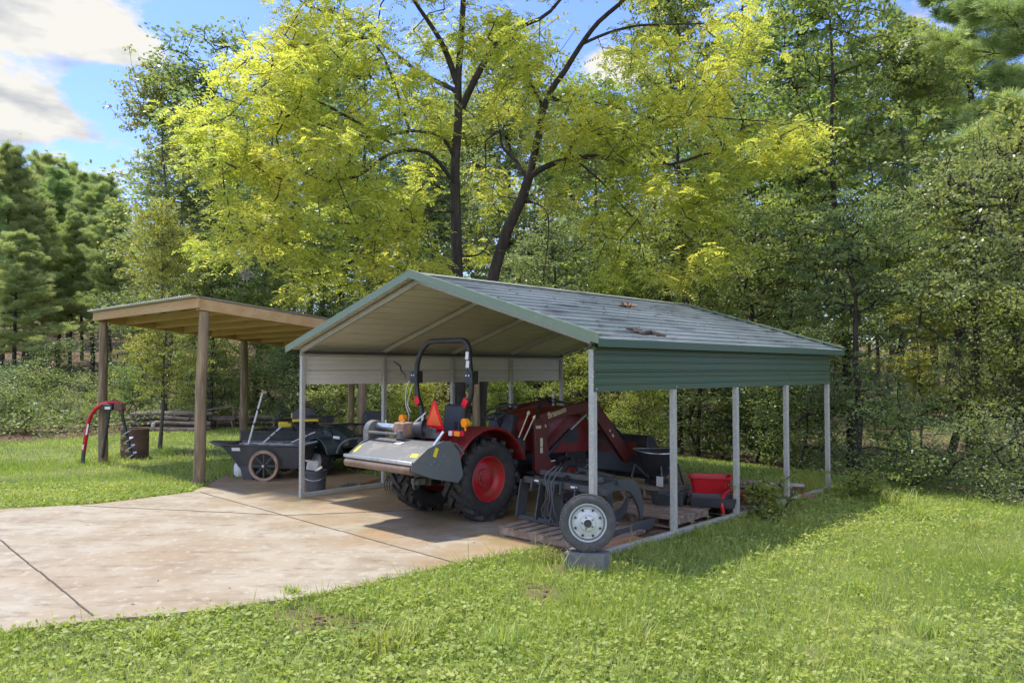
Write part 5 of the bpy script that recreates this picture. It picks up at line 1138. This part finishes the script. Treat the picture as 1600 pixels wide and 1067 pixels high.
# the two black trunked trees with yellow green leaflets (drawn limb by limb)
def limb(pts, r0, r1, nodes, par, R, attach=None):
    P = [atd(a, b_, c) for a, b_, c in pts]; P = smooth(P, 3); n0 = len(nodes)
    for i, p in enumerate(P):
        if i == 0 and attach is not None:
            j = int(np.argmin([np.linalg.norm(q - p) for q in nodes])); par.append(j)
        else: par.append(len(nodes) - 1 if i else -1)
        nodes.append(p); R.append(r0 + (r1 - r0) * i / (len(P) - 1))
def yellow(name, label, limbs, blobs, seed, dens):
    rng = np.random.default_rng(seed); nodes, par, R = [], [], []
    for i, (pts, r0, r1) in enumerate(limbs): limb(pts, r0, r1, nodes, par, R, None if i == 0 else 1)
    att = []
    for px, py, rx, ry, d in blobs:
        n = int(dens * rx * ry / 1000)
        for _ in range(n):
            v = rng.normal(0, 1, 3); v /= max(1, np.linalg.norm(v) / 1.25); att.append(atd(px + v[0] * rx * .62, py + v[1] * ry * .62, d + v[2] * 1.5))
    att = np.array(att); n0 = len(nodes)
    arr = np.zeros((n0 + len(att) * 5, 3)); arr[:n0] = nodes; n = n0; par = list(par)
    dist = np.min(np.linalg.norm(att[:, None] - arr[None, :n], axis=2), 1); Rr = list(R)
    for i in np.argsort(dist):
        p = att[i]; q = arr[:n]; dd = np.linalg.norm(q - p, axis=1); j = int(np.argmin(dd)); ln = dd[j]; k = max(1, min(5, int(ln / .35))); prev = j; a = q[j].copy(); pp = rng.normal(0, .08 * ln, 3)
        for s_ in range(1, k + 1):
            t = s_ / k; arr[n] = a + (p - a) * t + pp * sin(pi * t) + (0, 0, .12 * ln * sin(pi * t)); par.append(prev); prev = n; Rr.append(.007); n += 1
    arr = arr[:n]; par = np.array(par); w = np.zeros(n); w[n0:] = .3
    for i in range(n - 1, n0 - 1, -1): w[par[i]] += w[i] if par[i] >= n0 else 0
    Rr = np.array(Rr); Rr[n0:] = np.minimum(.0065 * np.maximum(w[n0:], 1) ** .42, .03)
    Rr[:n0] *= .80
    root = thing(name, label, 'tree', (arr[0][0], arr[0][1], float(gh(arr[0][0], arr[0][1]))))
    o = np.array(root.location)
    big = np.where(np.arange(n) < n0)[0]
    V, Fq = tubes(arr - o, par, Rr, 8, .004, n0); t = fastmesh('trunk', V, Fq, M['bark'], root); smooth_obj(t)
    # compound leaves: each a drooping rachis with paired leaflets
    nl = 10; P = np.repeat(att, nl, 0) + rng.normal(0, .17, (len(att) * nl, 3)) * (1, 1, .6); K = len(P)
    a = rng.uniform(0, 2 * pi, K); D = rnorm(np.stack([np.cos(a), np.sin(a), rng.normal(-.12, .28, K)], 1)); ln = rng.uniform(.26, .46, K)
    Up = rnorm(rng.normal(0, .28, (K, 3)) + (0, 0, 1)); Sd = rnorm(np.cross(D, Up)); Nn = rnorm(np.cross(Sd, D)); C, A, B = [], [], []
    for i in range(6):
        t = .12 + .80 * i / 6
        for s_ in (-1, 1):
            ax = rnorm(D * .45 + Sd * s_ * .9 - Nn * .22 + rng.normal(0, .10, (K, 3))); c = P + D * (ln * t)[:, None] - np.array([0, 0, 1]) * (ln * .35 * t * t)[:, None] + ax * .040
            C.append(c); A.append(ax); B.append(rnorm(np.cross(Nn + rng.normal(0, .2, (K, 3)), ax)))
    C = np.concatenate(C) - o; A = np.concatenate(A); B = np.concatenate(B); s = rng.uniform(.07, .11, len(C)); V, Fq = quads(C, A, B, s, s * .42)
    fastmesh('crown', V, Fq, M['lf_yel'], root); print(name, len(att), len(Fq)); return root
D1 = 17.5
limbs1 = [([(717, 712, D1), (717, 560, D1), (714, 420, D1), (712, 330, D1), (711, 260, D1), (716, 190, D1), (716, 120, D1), (722, 40, D1), (727, -80, D1), (735, -260, D1)], .20, .05),
 ([(722, 168, D1), (742, 125, D1 - .3), (775, 70, D1 - .6), (815, 42, D1 - .9), (860, 18, D1 - 1.2), (920, -60, D1 - 1.5)], .11, .03),
 ([(714, 130, D1), (698, 85, D1 - .2), (680, 50, D1 - .5), (640, -10, D1 - .8), (600, -90, D1 - 1)], .10, .03),
 ([(711, 250, D1), (690, 215, D1 - .5), (640, 205, D1 - 1.2), (590, 215, D1 - 1.8), (530, 205, D1 - 2.3), (440, 175, D1 - 3)], .06, .015),
 ([(713, 330, D1), (690, 330, D1 - .4), (650, 330, D1 - .8), (600, 345, D1 - 1.2), (550, 350, D1 - 1.6), (500, 345, D1 - 2.1)], .05, .012),
 ([(712, 290, D1), (670, 240, D1 - .8), (610, 240, D1 - 1.5), (560, 275, D1 - 2.2), (500, 280, D1 - 2.8), (440, 250, D1 - 3.2), (400, 260, D1 - 3.5)], .06, .015),
 ([(708, 140, D1), (650, 110, D1 + .6), (600, 70, D1 + 1), (540, 25, D1 + 1.2), (480, 10, D1 + 1.3), (440, -30, D1 + 1.4)], .07, .02),
 ([(640, 205, D1 - 1.2), (600, 90, D1 - 1.5), (560, 60, D1 - 1.6), (500, 100, D1 - 1.6), (470, 115, D1 - 1.6)], .04, .012),
 ([(600, 215, D1 - 1.7), (500, 160, D1 - 2.3), (420, 130, D1 - 2.7), (360, 180, D1 - 3)], .04, .012),
 ([(716, 400, D1), (740, 400, D1 - .1), (756, 392, D1 - .1), (765, 376, D1)], .04, .015),
 ([(600, 345, D1 - 1.2), (560, 400, D1 - 1.4), (500, 430, D1 - 1.6), (440, 420, D1 - 1.8)], .03, .01)]
blobs1 = [(345, 235, 75, 60, 14.5), (420, 130, 100, 85, 15), (520, 60, 110, 70, 16), (470, 230, 120, 80, 14.8), (400, 330, 90, 55, 14.6), (350, 385, 65, 30, 14.8), (560, 325, 100, 70, 15.8), (620, 170, 95, 80, 16.3), (640, 400, 80, 40, 16.4), (520, 420, 95, 35, 15.8),
 (725, 50, 105, 60, 18.6), (640, -60, 160, 60, 17), (470, -40, 110, 50, 16.5), (800, 60, 60, 50, 16.6), (650, 290, 45, 40, 18.4), (450, 390, 60, 40, 15.4), (700, 190, 60, 50, 18.8), (700, -160, 180, 60, 17.5), (300, 190, 40, 35, 14.8), (590, 455, 60, 18, 16.3), (475, 455, 50, 16, 15.7), (635, 340, 45, 50, 16)]
yellow('honey_locust', 'yellow green tree with a straight black trunk rising behind the carport ridge', limbs1, blobs1, 41, 8.0)
D2 = 18
limbs2 = [([(748, 712, D2), (752, 600, D2), (764, 470, D2), (778, 405, D2), (796, 352, D2), (815, 312, D2), (826, 278, D2)], .19, .14),
 ([(826, 278, D2), (834, 245, D2), (843, 205, D2), (848, 175, D2), (862, 140, D2 - .2), (882, 112, D2 - .4), (905, 75, D2 - .6), (935, 35, D2 - .9), (985, -10, D2 - 1.2), (1030, -80, D2 - 1.5)], .12, .05),
 ([(826, 278, D2), (850, 262, D2 - .2), (885, 250, D2 - .5), (930, 245, D2 - .8), (965, 252, D2 - 1), (985, 259, D2 - 1.2), (1035, 259, D2 - 1.6), (1075, 250, D2 - 2), (1110, 240, D2 - 2.3), (1170, 250, D2 - 2.6)], .10, .02),
 ([(822, 276, D2), (805, 250, D2 + .3), (785, 230, D2 + .5), (780, 205, D2 + .6), (758, 222, D2 + .8)], .07, .02),
 ([(846, 185, D2), (845, 160, D2 + .2), (832, 135, D2 + .3), (822, 100, D2 + .4), (800, 60, D2 + .5)], .06, .02),
 ([(908, 70, D2 - .6), (950, 52, D2 - .8), (1000, 40, D2 - 1), (1060, 38, D2 - 1.3), (1125, 33, D2 - 1.6), (1180, 0, D2 - 1.9)], .05, .015),
 ([(950, 247, D2 - .9), (975, 215, D2 - 1), (1000, 190, D2 - 1.2), (1035, 180, D2 - 1.4), (1080, 180, D2 - 1.6), (1140, 186, D2 - 1.9), (1200, 190, D2 - 2.2)], .055, .012),
 ([(895, 222, D2 - .4), (920, 213, D2 - .7), (965, 210, D2 - 1), (1000, 225, D2 - 1.2), (1040, 240, D2 - 1.5)], .03, .012),
 ([(880, 160, D2), (930, 160, D2 - .3), (980, 172, D2 - .6), (1040, 160, D2 - 1)], .03, .012),
 ([(900, 250, D2 - .6), (940, 285, D2 - 1), (970, 320, D2 - 1.3), (1000, 350, D2 - 1.6)], .03, .012),
 ([(1050, 256, D2 - 1.7), (1080, 290, D2 - 1.9), (1100, 340, D2 - 2.1), (1120, 390, D2 - 2.3)], .03, .01),
 ([(830, 316, D2), (850, 325, D2 - .3), (857, 345, D2 - .5), (855, 390, D2 - .5), (848, 440, D2 - .5)], .03, .012)]
blobs2 = [(800, 150, 60, 50, 18.3), (880, 215, 70, 50, 17.4), (960, 190, 80, 50, 17), (1000, 80, 85, 40, 17), (1085, 170, 90, 50, 16.3), (1150, 50, 60, 45, 16.2), (1190, 225, 85, 45, 15.6), (1255, 215, 35, 40, 15.5), (1040, 295, 100, 40, 16.2), (960, 350, 60, 35, 16.6), (950, 415, 40, 35, 16.6),
 (1115, 390, 50, 45, 15.6), (1090, 330, 60, 30, 16), (765, 300, 35, 60, 19.4), (880, 300, 40, 30, 17.6), (742, 400, 22, 30, 19.0), (1000, -50, 130, 50, 17), (850, -60, 100, 50, 17.5), (1130, 120, 60, 40, 16), (1000, 250, 60, 35, 16.8), (1130, 280, 50, 30, 15.8), (905, 150, 40, 30, 17.4), (1060, 430, 50, 25, 16), (840, 90, 40, 30, 17.9)]
yellow('honey_locust', 'yellow green tree with a leaning black trunk forking above the carport roof', limbs2, blobs2, 42, 9.4)
for pc, sc, lb in ((atd(385, 427, 15), .12, 'grey caterpillar web nest hanging in the lowest left yellow branches'), (atd(508, 312, 15.6), .08, 'small grey web nest in the middle of the left yellow crown')):
    rng = np.random.default_rng(int(pc[0] * -100)); V, Fq = leaf_cloud(rng, rng.normal(0, sc * .35, (40, 3)) * (1.1, .8, .9), 14, sc * .30, .035, .8)
    r_ = thing('web_nest', lb, 'nest', pc); fastmesh('web', V, Fq, M['web'], r_); mb = MB(); mb.tube([(0, 0, -.02), (.10, .05, .12), (.35, .1, .30)], [.004, .006, .008], 5); mb.build('twig', M['bark'], r_)

# ------------------------------------------------------------------ mass foliage
rng = np.random.default_rng(99)
def scatter(n, x0, x1, y0, y1): return np.stack([rng.uniform(x0, x1, n), rng.uniform(y0, y1, n)], 1)
# far wood: crowns and trunks one cannot count
n = 950; P = scatter(n, -95, 95, 60, 100); P = P[np.abs(P[:, 0]) < P[:, 1] * 1.0 + 10]
Cn = []; top = np.where(P[:, 0] < -P[:, 1] * .45, 13.5, 17.5) + rng.normal(0, 1.2, len(P))
for (x, y), t_ in zip(P, top):
    k = 9; Cn.append(np.stack([x + rng.normal(0, 1.3, k), y + rng.normal(0, 1.3, k), gh(x, y) + rng.uniform(.02, 1, k) * t_], 1))
V1, F1 = leaf_cloud(rng, np.concatenate(Cn), 20, .95, .48, .7)
tag(fastmesh('far_wood', V1, F1, M['lf_mid']), 'mass of distant dark green woodland behind all the trees', 'woodland', kind='stuff')
A_, pr, R_2 = [], [], []
for (x, y), t_ in zip(P[:110], top): 
    i = len(A_); z = float(gh(x, y)); A_ += [(x, y, z), (x + rng.normal(0, .3), y, z + t_ * .8)]; pr += [-1, i]; R_2 += [.17, .07]
V, Fq = tubes(np.array(A_), np.array(pr), np.array(R_2), 5, 0, 99999); tag(fastmesh('far_trunks', V, Fq, M['bark']), 'distant dark tree trunks of the far wood', 'tree trunks', kind='stuff')
# undergrowth in the wood and along its edge
P = scatter(24000, -34, 24, 10, 48); ins = inpoly(P[:, 0], P[:, 1], LAWN); P = P[~ins]
Lp = np.array(LAWN); 
def edge_dist(P):
    d = np.full(len(P), 1e9)
    for a, b_ in zip(Lp[2:11], Lp[3:12]):
        ab = b_ - a; t = np.clip(((P - a) @ ab) / (ab @ ab), 0, 1); d = np.minimum(d, np.linalg.norm(P - (a + t[:, None] * ab), axis=1))
    return d
ed = edge_dist(P); lum = np.sin(P[:, 0] * .9 + 1.3 * np.sin(P[:, 1] * .5)) * np.sin(P[:, 1] * .8 + P[:, 0] * .3)
keep = rng.random(len(P)) < np.clip(.75 * np.exp(-ed / 3.5) + .28 + .22 * lum, .04, 1); P = P[keep]; ed = ed[keep]
rt = np.clip((P[:, 0] - 4) / 4, 0, 1); h_ = rng.uniform(.05, 1, len(P)) * (1 - .6 * rt) * (.35 + .75 * np.exp(-((ed - 2.5) / 2.5) ** 2)); P3 = np.concatenate([P, (gh(P[:, 0], P[:, 1]) + h_)[:, None]], 1)
V, Fq = leaf_cloud(rng, P3, 14, .17, .10, .6); tag(fastmesh('undergrowth', V, Fq, M['lf_under']), 'low leafy undergrowth along the edge of the wood', 'undergrowth', kind='stuff')
# fallen leaves and litter on the forest floor
P = scatter(14000, -24, 22, 10, 38); P = P[~inpoly(P[:, 0], P[:, 1], LAWN)]; C = np.concatenate([P, (gh(P[:, 0], P[:, 1]) + .02)[:, None]], 1)
Nn = rnorm(rng.normal(0, .35, C.shape) + (0, 0, 1)); A = rnorm(np.cross(Nn, rng.normal(0, 1, C.shape))); V, Fq = quads(C, A, rnorm(np.cross(Nn, A)), rng.uniform(.07, .14, len(C)), rng.uniform(.04, .08, len(C)))
tag(fastmesh('leaf_litter', V, Fq, M['dead']), 'brown dead leaves covering the forest floor', 'leaf litter', kind='stuff')
# grass
def local(P): dx, dy = P[:, 0] - X0, P[:, 1] - Y0; return dx * CT - dy * ST, dx * ST + dy * CT
def on_lawn(P, edge=0):
    ok = inpoly(P[:, 0], P[:, 1], LAWN) & ~inpoly(P[:, 0], P[:, 1], SLAB); lx, ly = local(P)
    return ok & ~((lx > -6.2) & (lx < -.02) & (ly > -.1) & (ly < 6.5))
def patch(P, sc, ph): return .5 + .25 * np.sin(P[:, 0] * sc + 1.7 * np.sin(P[:, 1] * sc * .8 + ph)) + .25 * np.sin(P[:, 1] * sc * 1.3 + ph * 2 + 1.1 * np.sin(P[:, 0] * sc * .9))
bare = BARE
def grass(P, hmin, hmax, wd, lean=.5):
    g = patch(P, 1.1, 2.0) * .6 + patch(P, 3.1, .5) * .4; k = on_lawn(P)
    for c, r_ in bare: k &= ~((np.linalg.norm(P - c, axis=1) < r_ * (.05 + .9 * rng.random(len(P)))))
    P = P[k]; g = g[k]; k = rng.random(len(P)) < .55 + .6 * g; P = P[k]; g = g[k]
    h = rng.uniform(hmin, hmax, len(P)) * (.55 + .9 * g); a = rng.uniform(0, 2 * pi, len(P)); D = rnorm(np.stack([np.cos(a) * lean, np.sin(a) * lean, np.ones(len(P))], 1) + rng.normal(0, .3, (len(P), 3))); D[:, 2] = np.abs(D[:, 2]) + .15; D = rnorm(D)
    C = np.concatenate([P, gh(P[:, 0], P[:, 1])[:, None]], 1) + D * (h * .45)[:, None]; B = rnorm(np.cross(D, rng.normal(0, 1, D.shape))); return quads(C, D, B, h, wd * rng.uniform(.6, 1.4, len(h)))
def near(n, y0, y1, m=1.5):
    y = np.sqrt(rng.uniform(y0 ** 2, y1 ** 2, n)); x = rng.uniform(-1, 1, n) * (y * .70 + m); return np.stack([x, y], 1)
parts = [grass(near(190000, 3.6, 9.5), .05, .13, .006), grass(near(110000, 9.5, 16), .06, .13, .010), grass(near(110000, 16, 27, 3), .05, .11, .018),
         grass(near(5000, 4, 12), .16, .30, .008, .8)]
V = np.concatenate([p[0] for p in parts]); Fq = np.arange(len(V)).reshape(-1, 4); tag(fastmesh('grass', V, Fq, M['grass']), 'bright yellow green lawn grass round the slab', 'grass', kind='stuff'); print('grass', len(Fq))
# low broad leaved weeds in the lawn
P = near(60000, 3.6, 13); dens = patch(P, .8, 4.2); lx = P[:, 0]; P = P[on_lawn(P) & (rng.random(len(P)) < np.clip(dens * 1.1 + .25 * (lx < 0), 0, 1))]
for c, r_ in bare: P = P[np.linalg.norm(P - c, axis=1) > r_ * .9]
h = rng.uniform(.02, .085, len(P)); C0 = np.concatenate([P, (gh(P[:, 0], P[:, 1]) + h)[:, None]], 1)
V, Fq = leaf_cloud(rng, C0, 4, .028, .040, .35, 1.3); tag(fastmesh('weeds', V, Fq, M['clover']), 'low broad leaved weeds spread through the lawn', 'weeds', kind='stuff'); print('weeds', len(Fq))
# taller tufts of grass: beside the base rail, at the far right corner and in the foreground
def tuft(p, label, n, hmin, hmax, spread, name='grass_tuft', group=None, w=.009):
    p = np.array([p[0], p[1], float(gh(p[0], p[1]))]); a = rng.uniform(0, 2 * pi, n); ln = rng.uniform(.2, .9, n); h = rng.uniform(hmin, hmax, n); base = rng.normal(0, spread, (n, 2)); V = []; segs = 4
    Cc = np.concatenate([base, np.zeros((n, 1))], 1); D = np.stack([np.cos(a), np.sin(a), 0 * a], 1); Sd = np.stack([-np.sin(a), np.cos(a), 0 * a], 1)
    pts = [Cc + D * (h * ln * t * t)[:, None] + np.array([0, 0, 1]) * (h * (t - .35 * ln * t ** 3))[:, None] for t in np.linspace(0, 1, segs + 1)]; wd = [w, w, w * .85, w * .55, .001]
    V = np.stack([q_ + Sd * s_ * wd[i] / 2 for i, q_ in enumerate(pts) for s_ in (-1, 1)], 1).reshape(-1, 3); o = (np.arange(n) * 2 * (segs + 1))[:, None]
    Fq = np.concatenate([o + np.array([[2*i, 2*i+1, 2*i+3, 2*i+2]]) for i in range(segs)], 0); return tag(fastmesh(name, V, Fq, M['grass'], loc=p), label, 'grass tuft', group)
for p, lb, n, a_, b_, s_ in ((at(1265, 770), 'tall grass tuft by the end of the right base rail', 90, .3, .62, .08), (at(1330, 778, -.1), 'tall arching grass just right of the last carport post', 110, .3, .55, .12), (at(1215, 778), 'grass tuft inside the last bay beside the scrap pile', 80, .25, .5, .08),
     (at(1400, 800, -.1), 'loose tall grass on the rise toward the right wood', 120, .2, .4, .12), (at(1010, 860), 'grass tuft at the base rail between the spare wheel and second post', 90, .08, .22, .06), (at(1100, 838), 'grass tuft outside the rail right of the second post', 90, .1, .25, .07),
     (at(600, 1010), 'long bladed grass tuft in the foreground below the slab', 90, .12, .26, .10), (at(660, 990), 'long bladed grass tuft right of the foreground tuft', 70, .12, .24, .10), (at(455, 925), 'small grass tuft hanging over the slab edge', 70, .06, .14, .04), (at(850, 868), 'grass tuft beside the dark block at the slab corner', 80, .08, .2, .05),
     (at(1250, 820), 'weedy grass tuft outside the rail below the scrap pile', 100, .1, .28, .08), (at(128, 722), 'grass tuft round the foot of the red digger boom', 90, .12, .3, .08), (at(163, 718), 'grass tuft round the foot of the left shed pole', 90, .12, .28, .08), (at(262, 708), 'bright grass tuft right of the rusty barrel', 100, .12, .28, .09)):
    tuft(p, lb, n, a_, b_, s_)
for i, (px, py, n) in enumerate(((1290, 775, 40), (1365, 790, 40), (1440, 815, 40), (1520, 835, 40), (1180, 870, 36), (1330, 930, 36), (1000, 1010, 40), (780, 1020, 40), (250, 1010, 30), (1450, 1000, 36), (905, 955, 36), (1120, 960, 36))):
    tuft(at(px, py, -.06), 'small tuft of taller grass ' + ['behind the last right post', 'on the rise right of the carport', 'near the right wood edge', 'at the right edge below the wood', 'in front of the second and third right posts', 'in the middle of the right lawn', 'at the bottom right of centre', 'at the bottom centre', 'at the bottom left by the slab', 'in the bottom right corner', 'below the spare wheel', 'in the lawn right of the spare wheel'][i], n + 30, .10, .24, .07)
# leaves and grit scattered on the slab, dirt by the block
P = near(420, 5.5, 17, 0); k = inpoly(P[:, 0], P[:, 1], SLAB); P = P[k]; C = np.concatenate([P, np.full((len(P), 1), .006)], 1); Nn = rnorm(rng.normal(0, .15, C.shape) + (0, 0, 1)); A = rnorm(np.cross(Nn, rng.normal(0, 1, C.shape)))
V, Fq = quads(C, A, rnorm(np.cross(Nn, A)), rng.uniform(.01, .05, len(C)), rng.uniform(.005, .02, len(C))); tag(fastmesh('fallen_leaves', V, Fq, M['dead']), 'small dead leaves and grit scattered over the slab', 'fallen leaves', kind='stuff')
mb = MB()
for k in range(34):
    c = at(850, 872) + np.array([rng.normal(0, .16), rng.normal(0, .10), .03]); mb.tube([c, c + rng.normal(0, .1, 3) * (1, 1, .4) + (0, 0, .02)], [.006, .003], 4)
mt = MB()
for c_, r_ in BARE[:5]:
    for k in range(9):
        c = np.array([c_[0] + rng.normal(0, r_ * .7), c_[1] + rng.normal(0, r_ * .5), -.02]); mt.tube([c, c + np.array([rng.normal(0, .09), rng.normal(0, .06), .015])], [.005, .002], 4); mt.box(c + rng.normal(0, .08, 3) * (1, 1, 0), (.05, .03, .006), rng.random() * 6, rng.normal() * .2, 0)
tag(mt.build('ground_litter', M['dead']), 'twigs and dead leaves on the bare soil patches of the front lawn', 'twigs', kind='stuff')
tag(mb.build('twig_debris', M['dead']), 'heap of dead twigs at the slab corner beside the dark block', 'twigs', kind='stuff')
